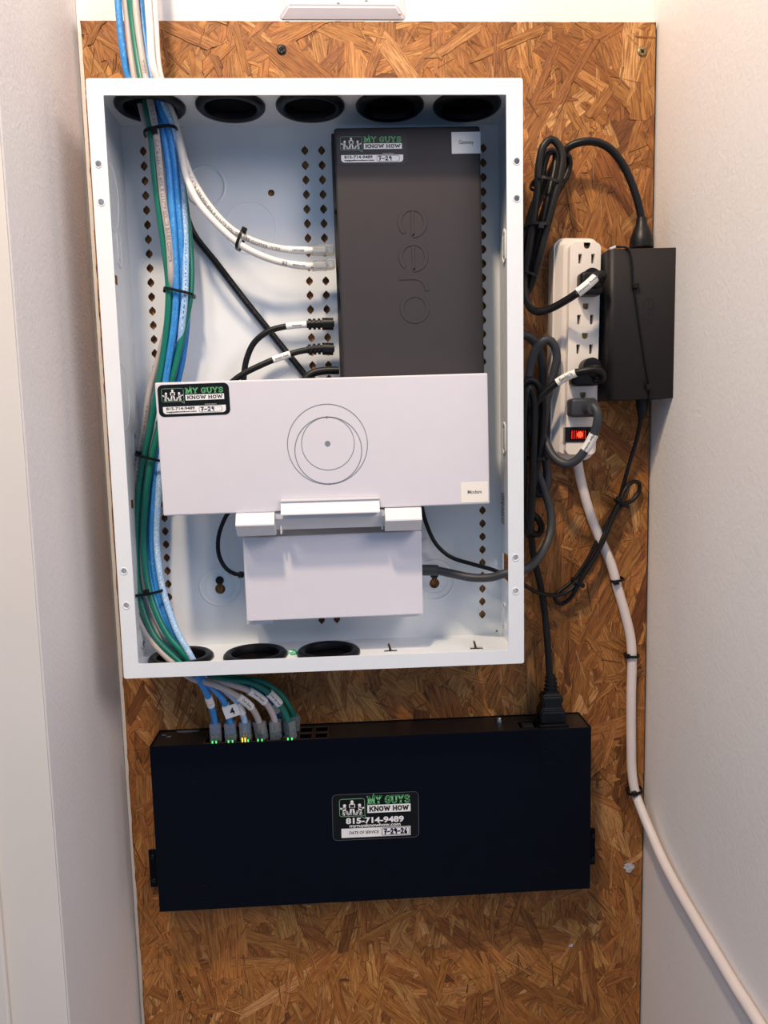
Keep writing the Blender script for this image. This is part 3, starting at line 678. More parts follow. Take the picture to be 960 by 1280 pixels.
class Cable:
    def __init__(s, name, pts, r, m, label, cat='cable', group=None, step=.004, n=10, raw=False):
        s.P = spline(pts, step) if raw else path(pts, step); s.S = arc(s.P); s.r = r
        s.o = thing(name, s.P[0], label, cat, group); s.org = s.P[0].copy()
        MB().tube([p-s.org for p in s.P], r, n).build('jacket', M[m], s.o)
    def seg(s, s0, s1, r, m, name, n=12):
        Q = [locate(s.P, s.S, s0+(s1-s0)*k/8)[0]-s.org for k in range(9)]
        return MB().tube(Q, r, n).build(name, M[m], s.o)
    def sleeve(s, pa, pb, text=None, grow=.0004, size=None, mm='paper', ink='ink_soft', rev=False, v0=0., flag=0.):
        s0, s1 = nearest_s(s.P, s.S, *pa), nearest_s(s.P, s.S, *pb)
        if s0 > s1: s0, s1 = s1, s0
        o = s.seg(s0, s1, s.r+grow, mm, 'label_sleeve')
        if text:
            size = size or s.r*1.1; vs, _ = text2d(text, size); wd = max(v[0] for v in vs)-min(v[0] for v in vs)
            mid = (s0+s1)/2; a = mid+wd/2 if rev else mid-wd/2
            wrap_text(s.P, s.S, a, text, size, s.r+grow+.0002, v0, .00005, s.org, rev).build('lettering', M[ink], o)
        return o
    def print_(s, pa, text, size, ink='ink_soft', rev=False, v0=0.):
        wrap_text(s.P, s.S, nearest_s(s.P, s.S, *pa), text, size, s.r+.00012, v0, 0., s.org, rev).build('lettering', M[ink], s.o)
    def marks(s, pa, pb, m='ink_soft', v0=0.):         # faint worn marking, too small to read
        s0, s1 = nearest_s(s.P, s.S, *pa), nearest_s(s.P, s.S, *pb); mb = MB(); rr = random.Random(int(pa[0]*7+pa[1]))
        q = s0
        while q < s1:
            wd = rr.uniform(.0008, .0020); vs = []
            for u, v in ((0, -.0005), (wd, -.0005), (wd, .0005), (0, .0005)):
                p, t = locate(s.P, s.S, q+u); F = CAM-p; F = (F-t*F.dot(t)).normalized(); up = F.cross(t); a = (v+v0)/s.r
                vs.append(p+F*math.cos(a)*(s.r+.0001)+up*math.sin(a)*(s.r+.0001)-s.org)
            mb.add(vs, [[0, 1, 2, 3]]); q += wd+rr.uniform(.0004, .003)
        stuff(mb.build('faint_marking', M[m], s.o))
    def plug(s, end=1, led=None, boot=None):
        """clear modular plug at the cable end, with coloured wires, contacts and latch"""
        p, t = locate(s.P, s.S, s.S[-1] if end else 0)
        if not end: t = -t
        T = Matrix.Translation(p-s.org) @ t.to_track_quat('Y', 'Z').to_matrix().to_4x4()
        b = MB().box((-.0057, -.010, -.0040), (.0057, .010, .0040), .0006, 2, T).build('plug', M['clear'], s.o)
        MB().box((-.003, -.008, .0040), (.003, .006, .0050), .0003, 1, T @ Matrix.Rotation(.10, 4, 'X')).build('latch', M['clear'], b)
        mb = MB()
        for k in range(4): mb.box((-.0044+k*.0025, .003, -.0036), (-.0032+k*.0025, .0098, -.0030), M4=T)
        stuff(mb.build('contact', M['gold'], b))
        MB().box((-.0040, -.0098, -.0026), (.0040, .002, .0026), .001, 2, T).build('cable_end', M[boot or 'grey'], b)

# vertical bundle: pixel, pixel, depth
R6 = .0031
grp = None
def bundle(name, pts, m, label): return Cable(name, pts, R6, m, label, 'cable', None)
greenA = bundle('green_network_cable', [(150, -140, -.045), (160, -30, -.047), (165, 20, -.045), (171, 65, -.046), (177, 100, -.049), (184, 135, -.052), (189, 165, -.052), (192, 205, -.048), (197, 250, -.044), (204, 300, -.041), (210, 345, -.040), (211, 372, -.0395), (208.5, 410, -.038), (203, 450, -.036), (196, 490, -.035), (188, 535, -.034), (180, 572, -.034), (173.5, 620, -.035), (170.5, 680, -.037), (173, 730, -.040), (180, 765, -.044), (192, 793, -.048), (206, 810, -.051), (222, 825, -.052), (246, 843, -.050), (280, 850, -.049), (312, 853, -.044), (336, 866, -.038), (352, 884, -.033), (361, 903, -.031), (362.5, 912, -.0305)], 'green',
    'green network cable, left of the bundle, ending in the rightmost front plug')
greenB = bundle('green_network_cable', [(172, -140, -.024), (179, -30, -.028), (182, 20, -.032), (187, 65, -.036), (194, 100, -.036), (206, 135, -.036), (215, 165, -.034), (224, 205, -.032), (231, 250, -.031), (237, 300, -.031), (239, 345, -.032), (237.5, 372, -.033), (230, 410, -.034), (221, 450, -.034), (211, 490, -.033), (199, 535, -.034), (190, 572, -.036), (182.5, 620, -.038), (179.5, 680, -.040), (184.5, 730, -.045), (195, 765, -.050), (209, 793, -.054), (223, 810, -.055), (237, 826, -.053), (262, 842, -.046), (296, 848, -.042), (326, 852, -.036), (348, 865, -.030), (362, 884, -.024), (367, 898, -.018), (367, 905, -.0165)], 'green',
    'green network cable, right of the bundle, ending in a rear row plug')
greyA = bundle('grey_network_cable', [(159, -140, -.040), (167, -30, -.044), (171, 20, -.047), (177, 65, -.050), (183, 100, -.053), (189.5, 135, -.056), (195, 165, -.0545), (199, 205, -.050), (204, 250, -.047), (211, 300, -.045), (214, 345, -.0425), (214.5, 372, -.034), (208, 410, -.031), (198, 450, -.030), (187, 490, -.0285), (180, 535, -.027), (174, 572, -.027), (168.5, 620, -.029), (167, 680, -.031), (166, 730, -.033), (171, 765, -.040), (184, 793, -.046), (198, 811, -.050), (216, 829, -.054), (240, 848, -.056), (268, 856, -.056), (298, 871, -.050), (314, 884, -.042), (323, 900, -.033), (326, 913, -.0305)], 'grey',
    'grey network cable with black print down its front, behind the green one lower down')
greyB = bundle('grey_network_cable', [(147, -140, -.034), (154, -30, -.037), (159, 20, -.039), (164, 65, -.041), (169, 100, -.043), (177, 135, -.044), (184, 165, -.0425), (191, 205, -.0375), (198, 250, -.034), (206, 300, -.032), (213, 345, -.0315), (221, 372, -.026), (214, 410, -.025), (205, 450, -.024), (196, 490, -.023), (187, 535, -.022), (181, 572, -.022), (176, 620, -.023), (174, 680, -.025), (177, 730, -.030), (185, 765, -.037), (198, 793, -.042), (213, 810, -.044), (228, 828, -.046), (256, 850, -.052), (290, 856, -.050), (316, 866, -.045), (334, 881, -.038), (343, 899, -.033), (344.5, 912, -.0305)], 'grey',
    'grey network cable leftmost at the top grommet, second grey plug on the switch')
blueA = bundle('blue_network_cable', [(140, -140, -.036), (146, -30, -.040), (149, 20, -.042), (154, 65, -.040), (162, 100, -.036), (192, 135, -.043), (203, 165, -.0495), (210, 205, -.046), (214, 250, -.044), (218, 300, -.043), (220, 345, -.041), (220, 372, -.040), (217, 410, -.039), (211, 450, -.037), (205, 490, -.036), (199, 535, -.031), (195, 572, -.031), (192, 620, -.031), (189.5, 680, -.033), (195, 730, -.037), (205, 765, -.041), (218, 793, -.045), (230, 810, -.047), (240, 826, -.051), (248, 848, -.058), (257, 864, -.054), (264, 882, -.044), (268.5, 901, -.033), (269.5, 914, -.0305)], 'blue',
    'bright blue network cable in the middle of the bundle, first plug on the switch')
blueB = bundle('blue_network_cable', [(165, -140, -.030), (173, -30, -.034), (180, 40, -.040), (188, 90, -.048), (200, 135, -.051), (211, 165, -.0485), (218, 205, -.044), (222, 250, -.041), (226, 300, -.0395), (227, 345, -.036), (226.5, 372, -.0345), (222, 410, -.031), (214, 450, -.030), (206, 490, -.029), (199, 535, -.028), (194, 572, -.027), (190, 620, -.029), (187, 680, -.031), (190, 730, -.036), (199, 765, -.041), (212, 793, -.044), (225, 810, -.046), (238, 827, -.049), (252, 848, -.055), (268, 862, -.052), (280, 877, -.044), (287, 900, -.033), (288.5, 914, -.0305)], 'blue',
    'blue network cable carrying a white flag with the number 4 at the switch')
blueC = bundle('glare_blue_network_cable', [(178, -140, -.034), (186, -30, -.038), (188, 30, -.043), (193, 90, -.050), (206, 135, -.0505), (217, 165, -.0455), (224, 205, -.040), (229, 250, -.0375), (232, 300, -.037), (232, 345, -.039), (231, 372, -.040), (227, 410, -.0365), (221, 450, -.028), (214, 490, -.027), (206, 535, -.026), (201, 572, -.0295), (198, 620, -.033), (196, 680, -.037), (202, 730, -.042), (212, 765, -.047), (223, 793, -.052), (233, 810, -.054), (242, 826, -.055), (258, 848, -.050), (280, 862, -.047), (297, 878, -.041), (305.5, 900, -.033), (307, 913, -.0305)], 'blue_glare',
    'blue network cable with painted glare, right of the bundle, amber light at its plug')
blueD = bundle('deep_blue_network_cable', [(170, -140, -.018), (178, -30, -.020), (184, 40, -.026), (190, 90, -.030), (200, 135, -.032), (208, 165, -.030), (217, 205, -.0265), (226, 250, -.024), (233, 300, -.024), (236, 345, -.025), (235, 372, -.026), (233, 410, -.028), (228, 450, -.028), (219, 490, -.0265), (209, 535, -.0255), (202, 572, -.0225), (196, 620, -.024), (193, 680, -.025), (197, 730, -.030), (206, 765, -.035), (218, 793, -.039), (231, 810, -.041), (243, 827, -.042), (272, 849, -.044), (304, 856, -.040), (328, 868, -.033), (344, 886, -.022), (350.5, 906, -.0165)], 'blue_deep',
    'deep blue network cable at the back of the bundle with white sleeve near the switch')
greyA.print_((193, 130), 'WIRE BY   W/ CAT6 23AWG 4PAIR U/UTP SOLID BARE COPPER', .0048)
greyA.print_((181, 76), 'WIREBY', .0036)
greyA.marks((172, 505), (171, 640))
blueA.marks((222, 380), (205, 470), 'blue_deep'); blueC.marks((230, 300), (228, 400), 'blue_deep'); greenA.marks((172, 640), (205, 808), 'ink_soft')
greyA.sleeve((299, 872), (313, 884), 'Den Bane', .0008, .0032); greyB.sleeve((313, 866), (330, 878), 'Den Stand', .0008, .0032)
greenA.sleeve((337, 866), (349, 882), 'Den Sp wall', .0012, .0032); blueD.sleeve((339, 879), (346, 890), None, .0006)
blueA.sleeve((259, 871), (264, 883), '1', .0008, .0045); blueC.sleeve((298, 880), (303, 893), None, .0008)
f4 = blueB.sleeve((281, 880), (286, 893), None, .0006)
# the number 4 flag: a folded paper tab standing out from the sleeve
c4 = at(289, 889, -.0445)-blueB.org
fo_ = MB().box((-.0075, -.0003, -.0062), (.0075, .0003, .0062), .0001, 1, Matrix.Translation(c4) @ Matrix.Rotation(-.30, 4, 'Y')).build('number_flag', M['paper'], blueB.o)
mb = MB(); vs, fs = text2d('4', .0095, .0002); T4 = Matrix.Translation(c4) @ Matrix.Rotation(-.30, 4, 'Y')
mb.add([T4 @ Vector((v[0]+.001, -.00042, v[1]-.0034)) for v in vs], fs).build('lettering', M['ink'], fo_)
for cb, led, boot in ((greenA, 0, 'green'), (greenB, 0, 'green'), (greyA, 0, 'grey'), (greyB, 0, 'grey'), (blueA, 0, 'blue'), (blueB, 0, 'blue'), (blueC, 0, 'blue'), (blueD, 0, 'blue_deep')):
    cb.plug(1, boot=boot)
# white pair to the gateway
whiteA = Cable('white_network_cable', [(183, -140, -.046), (191, -30, -.050), (194, 30, -.052), (199, 90, -.050), (214, 135, -.039), (222.5, 165, -.036), (231, 200, -.043), (244, 230, -.050), (262, 258, -.048), (285, 283, -.047), (303, 295, -.046), (330, 306, -.044), (360, 312, -.041), (390, 313, -.039), (404, 313, -.038)], .0031, 'white_c', 'white network cable curving right to the upper socket of the charcoal gateway')
whiteB = Cable('white_network_cable', [(175, -140, -.052), (183, -30, -.057), (187, 30, -.059), (193, 90, -.058), (211, 130, -.046), (220.5, 162, -.0435), (226.5, 190, -.048), (233, 220, -.0515), (246, 250, -.055), (268, 277, -.058), (299, 305, -.059), (325, 319, -.057), (352, 328, -.054), (382, 332.5, -.050), (404, 331.5, -.047)], .0031, 'white_c', 'white network cable in front, curving right to the lower socket of the charcoal gateway')
whiteA.print_((236, 214), 'W/ CAT6 23AWG 4PAIR U/UTP SOLID BARE COPPER WIRE', .0042, v0=-.0008)
whiteB.print_((350, 327), 'B2', .0048, 'pen'); whiteB.print_((386, 332), 'Lnk', .0046, 'pen')
whiteA.sleeve((358, 312), (386, 313.5), 'UPSTAIRS', .0003, .0026); whiteB.sleeve((364, 330), (384, 332.5), 'BEDROOM', .0003, .0024)
for cb in (whiteA, whiteB): cb.plug(1, boot='white_c')

# black cables inside the box
bk = Cable('black_data_cable', [(205, 128, -.022), (214, 165, -.018), (222, 210, -.014), (230, 255, -.011), (241, 290, -.0095), (270, 328, -.0085), (310, 380, -.0085), (350, 430, -.0085), (383, 472, -.0085), (400, 505, -.010), (420, 540, -.018)], .0032, 'black_cord', 'straight black cable running diagonally from the bundle to behind the modem')
bk.marks((285, 350), (372, 458), 'grey_cord')
def strain(cb, px0, px1, py, rel=(.0052, .0040)):
    pass
p1c = Cable('black_power_lead', [(303, 520, -.030), (304, 480, -.030), (308, 450, -.030), (318, 428, -.031), (336, 414, -.032), (358, 408, -.033), (385, 405.5, -.034), (404, 405, -.034), (418, 405, -.034)], .0029, 'black_cord', 'black lead looping up to the upper ribbed connector of the gateway', 'cable')
p2c = Cable('black_power_lead', [(268, 520, -.040), (280, 490, -.040), (297, 472, -.040), (325, 457, -.040), (352, 446, -.039), (378, 438.5, -.036), (402, 436, -.034), (418, 436.5, -.034)], .0029, 'black_cord', 'black lead to the lower ribbed connector of the gateway, lying over the diagonal cable', 'cable')
p3c = Cable('black_power_lead', [(352, 520, -.036), (372, 488, -.036), (388, 468, -.035), (404, 463.5, -.034), (424, 463, -.034)], .0038, 'black_cord', 'short thick black lead entering the gateway just above the modem edge', 'cable')
for cb, (sa, sb), t in ((p1c, ((359, 407.5), (384, 405)), 'Gateway'), (p2c, ((339, 451), (363, 442.5)), 'Switch Feed')):
    cb.sleeve(sa, sb, t, .0003, .0026)
    e = cb.S[-1]
    o = cb.seg(e-.0115, e-.001, .0058, 'black_cord', 'connector_body')
    for k in range(3): cb.seg(e-.0245+k*.0044, e-.0220+k*.0044, .0052-k*.0000, 'black_cord', 'rib')
    cb.seg(e-.026, e-.011, .0036, 'black_cord', 'strain_relief')
thinL = Cable('thin_black_cable', [(300, 600, -.030), (292, 630, -.028), (281, 648, -.027), (273, 672, -.026), (274, 695, -.026), (283, 711, -.027), (294, 717.5, -.029), (305, 718.5, -.030)], .0021, 'black_cord', 'thin black cable curving into the left side of the white power unit')
thinL.seg(thinL.S[-1]-.005, thinL.S[-1]-.001, .0033, 'black_cord', 'strain_relief')
# DC lead: from behind the modem through the right side, then up to the adapter
dc = [(522, 600, -.030), (527, 632, -.028), (533, 655, -.026), (545, 680, -.026), (563, 696, -.028), (590, 705, -.032), (618, 713, -.038), (637, 722, -.041)]
dcw = [at(*q) for q in dc] + [Vector((W/2+.010, -.040, at(640, 728, -.040).z))]
dcw += [at(*q) for q in ((668, 739, -.030), (685, 743.5, -.022), (702, 743, -.016), (716, 735, -.014), (730, 716, -.014), (746, 690, -.0155), (757, 664, -.013), (768, 645, -.012), (777, 632, -.010), (790, 626, -.008), (799, 614, -.007), (799, 604, -.008), (792, 602, -.011), (783, 609, -.0145), (775, 626, -.0165), (765, 650, -.0175), (755, 675, -.019), (742, 700, -.0185), (728, 722, -.018), (719, 738, -.016), (712, 749, -.011), (702, 755, -.008), (695, 751, -.008), (694, 745, -.0085), (701, 738, -.0080), (716, 726, -.0080), (732, 704, -.008), (750, 670, -.008), (764, 646, -.0068), (773, 628, -.006), (781, 600, -.008), (789, 572, -.012), (797, 545, -.018), (801, 522, -.024), (802, 512, -.026))]
dcc = Cable('black_output_lead', dcw, .0021, 'black_cord', 'thin black lead from the adapter bottom, doubled back and tied, into the enclosure side', 'cable', raw=True)
# grey cord from the power unit out of the right side, coiled, up to the strip
gcw = [at(*q) for q in ((527, 712.5, -.030), (545, 713, -.032), (565, 717, -.036), (590, 722, -.043), (615, 721.5, -.050), (632, 716.5, -.055))]
gcw += [Vector((W/2+.012, -.056, at(655, 711, -.056).z))]
gcw += [at(*q) for q in ((668, 703, -.048), (681, 685, -.036), (689, 660, -.028), (688, 638, -.025), (680, 612, -.025), (672, 590, -.026), (667, 560, -.026), (663, 520, -.026), (661, 475, -.030), (666, 446, -.034), (674, 430, -.038), (684, 424, -.039), (693, 432, -.037), (696, 446, -.035), (693, 464, -.033), (686, 490, -.029), (680, 525, -.024), (680, 560, -.020), (684, 592, -.018), (681, 614, -.016), (673, 618, -.014), (668, 600, -.013), (667, 560, -.012), (672, 520, -.012), (678, 480, -.012), (677, 450, -.014), (670, 430, -.016), (657, 419, -.018), (645, 425, -.019), (645, 460, -.013), (655, 500, -.010), (668, 522, -.014), (678, 540, -.022), (684, 556, -.030), (690, 568, -.036), (698, 576, -.042), (710, 580, -.048), (721, 575, -.053), (731, 563, -.057), (740, 548, -.060), (746, 532, -.063), (747, 517, -.064), (742, 508, -.060), (735, 508, -.056))]
grey_c = Cable('grey_power_cord', gcw, .0042, 'grey_cord', 'thick grey power cord coiled beside the enclosure and plugged into the lowest outlet', 'cord', raw=True)
grey_c.seg(.0, .016, .0056, 'grey_cord', 'strain_relief')
grey_c.sleeve((741, 544), (729, 566), 'Fiber modem', .0005, .0034, rev=True)
# black cord of the switch
swc_pts = [(688, 862, -.026), (687, 845, -.026), (684, 800, -.020), (680, 760, -.012), (675, 730, -.009), (668, 700, -.009), (664, 670, -.010), (663, 640, -.012), (668, 600, -.030), (675, 560, -.034), (679, 525, -.036), (678, 497, -.0385), (670, 478, -.0395), (660, 475, -.040), (651, 487, -.039), (650, 520, -.034), (652, 570, -.032), (657, 615, -.030), (663, 640, -.027), (672, 648, -.022), (677, 660, -.018), (673, 668, -.016), (664, 665, -.020), (657, 640, -.030), (655, 560, -.046), (656, 505, -.048), (661, 484, -.049), (667, 497, -.0475), (667, 560, -.0465), (664, 640, -.042), (660, 668, -.038), (655, 650, -.033), (653, 600, -.027), (654, 560, -.025), (660, 525, -.032), (668, 507, -.042), (680, 492, -.0465), (690, 483, -.049), (703, 474, -.053), (720, 466, -.060), (736, 463, -.064), (748, 463, -.065), (754, 468, -.062), (752, 476, -.057), (744, 474, -.054)]
swc = Cable('looped_black_cable', swc_pts, .0034, 'black_cord', 'black power cord from the network switch, looped beside the enclosure to the middle plug', 'cord')
swc.sleeve((693, 480), (718, 466), 'Switch', .0005, .0052, mm='paper', ink='ink', v0=.0006)
# mains cord of the adapter: coil above
adc_pts = [(744, 353, -.052), (752, 350, -.057), (754, 344, -.062), (749, 343, -.066), (738, 353, -.067), (722, 366, -.065), (705, 377, -.055), (688, 386, -.046), (674, 390, -.040), (664, 386, -.036), (657, 372, -.033), (656, 350, -.031), (661, 315, -.033), (667, 275, -.035), (672, 235, -.036), (674, 205, -.037), (679, 183, -.038), (689, 174, -.038), (698, 181, -.039), (703, 195, -.040), (700, 220, -.040), (691, 255, -.039), (682, 290, -.037), (672, 330, -.035), (662, 360, -.028), (652, 372, -.024), (646, 358, -.022), (652, 315, -.022), (663, 270, -.024), (676, 230, -.025), (680, 205, -.026), (686, 190, -.026), (694, 190, -.025), (694, 208, -.027), (687, 240, -.0305), (681, 270, -.030), (671, 310, -.027), (660, 345, -.020), (650, 358, -.014), (646, 340, -.012), (655, 300, -.013), (669, 262, -.015), (684, 225, -.016), (694, 203, -.017), (704, 186, -.018), (711, 189, -.016), (713, 203, -.012), (708, 225, -.012), (697, 250, -.013), (686, 275, -.016), (678, 300, -.017), (671, 318, -.019)]
adc = Cable('black_mains_cord', adc_pts[:-7]+[(704, 190, -.020), (712, 183, -.024), (725, 178, -.027), (742, 177, -.029), (760, 184, -.030), (777, 203, -.031), (790, 230, -.032), (798, 255, -.033), (802, 275, -.033), (803, 282, -.033)], .0036, 'black_cord', 'black mains cord coiled and tied above, arching over to the adapter top', 'cord')
adc.seg(.020, .034, .0042, 'black_cord', 'strain_relief')
adc.sleeve((742, 348), (720, 368), 'Gateway Power', .0007, .0034, rev=True)
loopc = Cable('black_cord_loop', [(660, 350, -.008), (664, 325, -.008), (672, 295, -.0085), (683, 268, -.0095), (696, 240, -.010), (707, 222, -.0105), (712, 205, -.0105), (709, 193, -.011), (703, 197, -.011), (697, 213, -.009), (689, 235, -.0075), (680, 262, -.006), (670, 300, -.005), (663, 330, -.005)], .0032, 'black_cord', 'black cord loop at the back right of the upper coil', 'cord')
# white cord of the power strip
wc_pts = [(721, 568, -.014), (723, 585, -.012), (728, 608, -.009), (737, 640, -.0078), (751, 676, -.0075), (764, 706, -.0075), (772, 735, -.0075), (781, 766, -.0075), (788, 796, -.0075), (790, 822, -.0075), (789, 870, -.0075), (789, 930, -.0075), (790, 965, -.0078), (794, 990, -.010)]
wcw = [at(*q) for q in wc_pts] + [at(802.5, 1014, -.021)] + [atx(px, py, XR-dx) for px, py, dx in ((814.5, 1043, .0080), (827, 1072, .0074), (844, 1105, .0068), (867, 1145, .0062), (895, 1192, .0058), (920, 1234, .0056), (943, 1270, .0056), (972, 1318, .0056))]
wcc = Cable('white_power_cord', wcw, .0049, 'white_cord', 'thick white cord of the power strip hanging down and leaving along the right wall', 'cord', raw=True, n=14)

# ------------------------------------------------------------------ zip ties
def zip_tie(pl, pr, yf, yb, head, label, tail=None, t=.0006, wd=.0025):
    """band around a bundle from pixel pl to pixel pr, front depth yf, back depth yb"""
    ym = (yf+yb)/2; A, B = at(*pl, ym), at(*pr, ym); c = (A+B)/2; u = (B-A); hw = u.length/2; u.normalize(); v = Vector((0, 1, 0)); ax = u.cross(v)
    o = thing('zip_tie', c, label, 'zip tie'); n_ = 28; vs = []
    hd = abs(yb-yf)/2
    for k in range(n_):
        a = 2*PI*k/n_; ca, sa = math.cos(a), math.sin(a); e = .62
        x = math.copysign(abs(ca)**e, ca)*hw; y = math.copysign(abs(sa)**e, sa)*hd
        nn = (u*x/hw/hw+v*y/hd/hd).normalized()
        p = u*x+v*y
        for q, s_ in ((0, -1), (t*2, -1), (t*2, 1), (0, 1)): vs.append(p+nn*q+ax*s_*wd/2)
    MB().add(vs, [[i*4+j, i*4+(j+1) % 4, ((i+1) % n_)*4+(j+1) % 4, ((i+1) % n_)*4+j] for i in range(n_) for j in range(4)]).build('band', M['tie'], o)
    h = at(*head, yf if abs(head[0]-(pl[0]+pr[0])/2) < abs(pr[0]-pl[0])*.3 else ym-.3*hd)-c
    R_ = Matrix((tuple(u)+(0,), tuple(v)+(0,), tuple(ax)+(0,), (0, 0, 0, 1))).transposed(); 
    MB().box((-.0026, -.0024, -.0023), (.0026, .0020, .0023), .0005, 2, Matrix.Translation(h) @ R_).build('locking_head', M['tie'], o)
    if tail:
        q = at(*tail, yf-.002)-c; MB().tube([h, h.lerp(q, .5)+Vector((0, -.001, 0)), q], .0010, 6).build('cut_tail', M['tie'], o)
zip_tie((183, 171), (222, 164), -.0580, -.0270, (193, 164), 'black zip tie around all the cables just below the top grommet')
zip_tie((207, 362), (242.5, 370), -.0455, -.0210, (208, 363), 'black zip tie halfway down the cable bundle above the modem')
zip_tie((173, 568), (206, 576), -.0420, -.0180, (173, 567), 'black zip tie on the cable bundle at the left edge of the modem')
zip_tie((166, 742), (205, 736), -.0530, -.0250, (183, 740), 'black zip tie lowest on the cable bundle, level with the power unit')
zip_tie((305, 290), (297, 311), -.0630, -.0420, (305, 288), 'short black zip tie joining the two white network cables')
zip_tie((666, 228), (698, 237), -.0440, -.0050, (667, 230), 'black zip tie at the top of the adapter cord coil')
zip_tie((655, 285), (684, 287), -.0420, -.0030, (676, 283), 'black zip tie in the middle of the adapter cord coil')
zip_tie((650, 343), (667, 350), -.0380, -.0030, (666, 350), 'black zip tie at the bottom of the adapter cord coil')
zip_tie((650, 572), (682, 573), -.0400, -.0070, (678, 573), 'black zip tie around the grey and black cords beside the modem')
zip_tie((770, 625), (784, 633), -.0195, -.0035, (773, 624), 'black zip tie at the upper loop of the adapter output lead', wd=.003)
zip_tie((716, 724), (728, 732), -.0205, -.0050, (727, 731), 'black zip tie at the lower loop of the adapter output lead', wd=.003)
zip_tie((764.5, 726), (778, 723), -.0135, -.0015, (770, 728), 'black zip tie on the white cord beside the crossing black lead', wd=.0025)
zip_tie((782.5, 819), (797, 819), -.0135, -.0015, (784, 820), 'black zip tie on the white cord right of the enclosure bottom corner', wd=.0025)
zip_tie((785, 990), (801, 986), -.0155, -.0020, (793, 992), 'black zip tie lowest on the white cord where it leaves the board', wd=.0028)

# ------------------------------------------------------------------ power strip
ps = Dev('power_strip', [(700, 292), (757, 292), (748.5, 576), (692.5, 576)], -.036, 'white six outlet power strip mounted upright on the strand board', 'power strip')
pw, phh = ps.w, ps.h
MB().prism(rrect(-pw/2, pw/2, -phh/2, phh/2, .010, 6), .0175, .036).build('base_shell', M['strip'], ps.o)
def tray(x0, x1, z0, z1, r, ins, ya, yb):
    a, b = rrect(x0, x1, z0, z1, r, 6), rrect(x0+ins, x1-ins, z0+ins, z1-ins, max(r-ins, .002), 6); n_ = len(a); m_ = MB()
    m_.add([(x, ya, z) for x, z in a]+[(x, yb, z) for x, z in b], [[i, (i+1) % n_, n_+(i+1) % n_, n_+i] for i in range(n_)]+[list(range(n_, 2*n_))]); return m_
tray(-pw/2+.001, pw/2-.001, -phh/2+.001, phh/2-.001, .009, .006, .0178, .0088).build('top_shell', M['strip'], ps.o)
gpts = [(733.5, 307), (732.6, 344), (732, 383), (731, 420), (729.5, 457), (728.5, 494)]
a_ = ps.L(713, 303); b_ = ps.L(751.5, 303); cbt = ps.L(730, 568)
holes = []
outl = []
for i, (px, py) in enumerate(gpts):
    g = ps.L(px, py, .0005); r_ = .0030
    gh = [(g.x-r_, g.z+.0028), (g.x+r_, g.z+.0028)]+[(g.x+r_*math.cos(-PI*k/10), g.z-r_*math.sin(PI*k/10)) for k in range(11)]
    s1_ = ps.L(px-8.5, py+16.5, .0005); s2_ = ps.L(px+7.5, py+16.5, .0005)
    sl = [[(s.x-.0015, s.z-.0045), (s.x+.0010, s.z-.0045), (s.x+.0018, s.z+.0045), (s.x-.0018, s.z+.0045)] for s in (s1_, s2_)]
    outl.append((g, s1_, s2_)); holes += [gh]+sl
sw_a, sw_b = ps.L(706.5, 534), ps.L(745, 552.5)
holes.append([(sw_a.x, sw_b.z), (sw_b.x, sw_b.z), (sw_b.x, sw_a.z), (sw_a.x, sw_a.z)])
fp = plate(rrect(a_.x, b_.x, cbt.z, a_.z, .005, 5), holes, .0090, Matrix.Translation((0, .0090, 0))).build('face_plate', M['strip'], ps.o)
for g, s1_, s2_ in outl:
    o = MB().box((g.x-.0034, 0.0040, g.z-.0034), (g.x+.0034, .0086, g.z+.0032)).build('ground_contact', M['brass'], ps.o)
    for s in (s1_, s2_): MB().box((s.x-.0022, .0050, s.z-.005), (s.x+.0022, .0086, s.z+.005)).build('slot', M['slot'], ps.o)
swo = plate([(sw_a.x, sw_b.z), (sw_b.x, sw_b.z), (sw_b.x, sw_a.z), (sw_a.x, sw_a.z)], [[(sw_a.x+.0050, sw_b.z+.0022), (sw_b.x-.0082, sw_b.z+.0022), (sw_b.x-.0082, sw_a.z-.0022), (sw_a.x+.0050, sw_a.z-.0022)]], .006, Matrix.Translation((0, .0052, 0))).build('rocker_switch', M['rubber'], ps.o)
cx_ = (sw_a.x+.0050+sw_b.x-.0082)/2; cz_ = (sw_a.z+sw_b.z)/2; hx_ = (sw_b.x-.0082-sw_a.x-.0050)/2
MB().box((cx_-hx_, .0002, cz_-.0052), (cx_+hx_, .0040, cz_+.0052), .0008, 2).build('red_rocker', M['red'], swo)
mb = MB()
for k in range(7): mb.box((cx_-hx_*.85+k*hx_*.25, -.0001, cz_-.0042), (cx_-hx_*.85+k*hx_*.25+hx_*.10, .0004, cz_+.0042))
stuff(mb.build('rocker_ribs', M['red'], swo))
MB().lathe([(.0034, -.0004), (.003, .0006), (.0004, .0012)], 16, Matrix.Translation((cx_+.001, .0004, cz_)) @ Matrix.Rotation(PI/2, 4, 'X'), cap=False).build('neon_glow', M['red_hot'], swo)

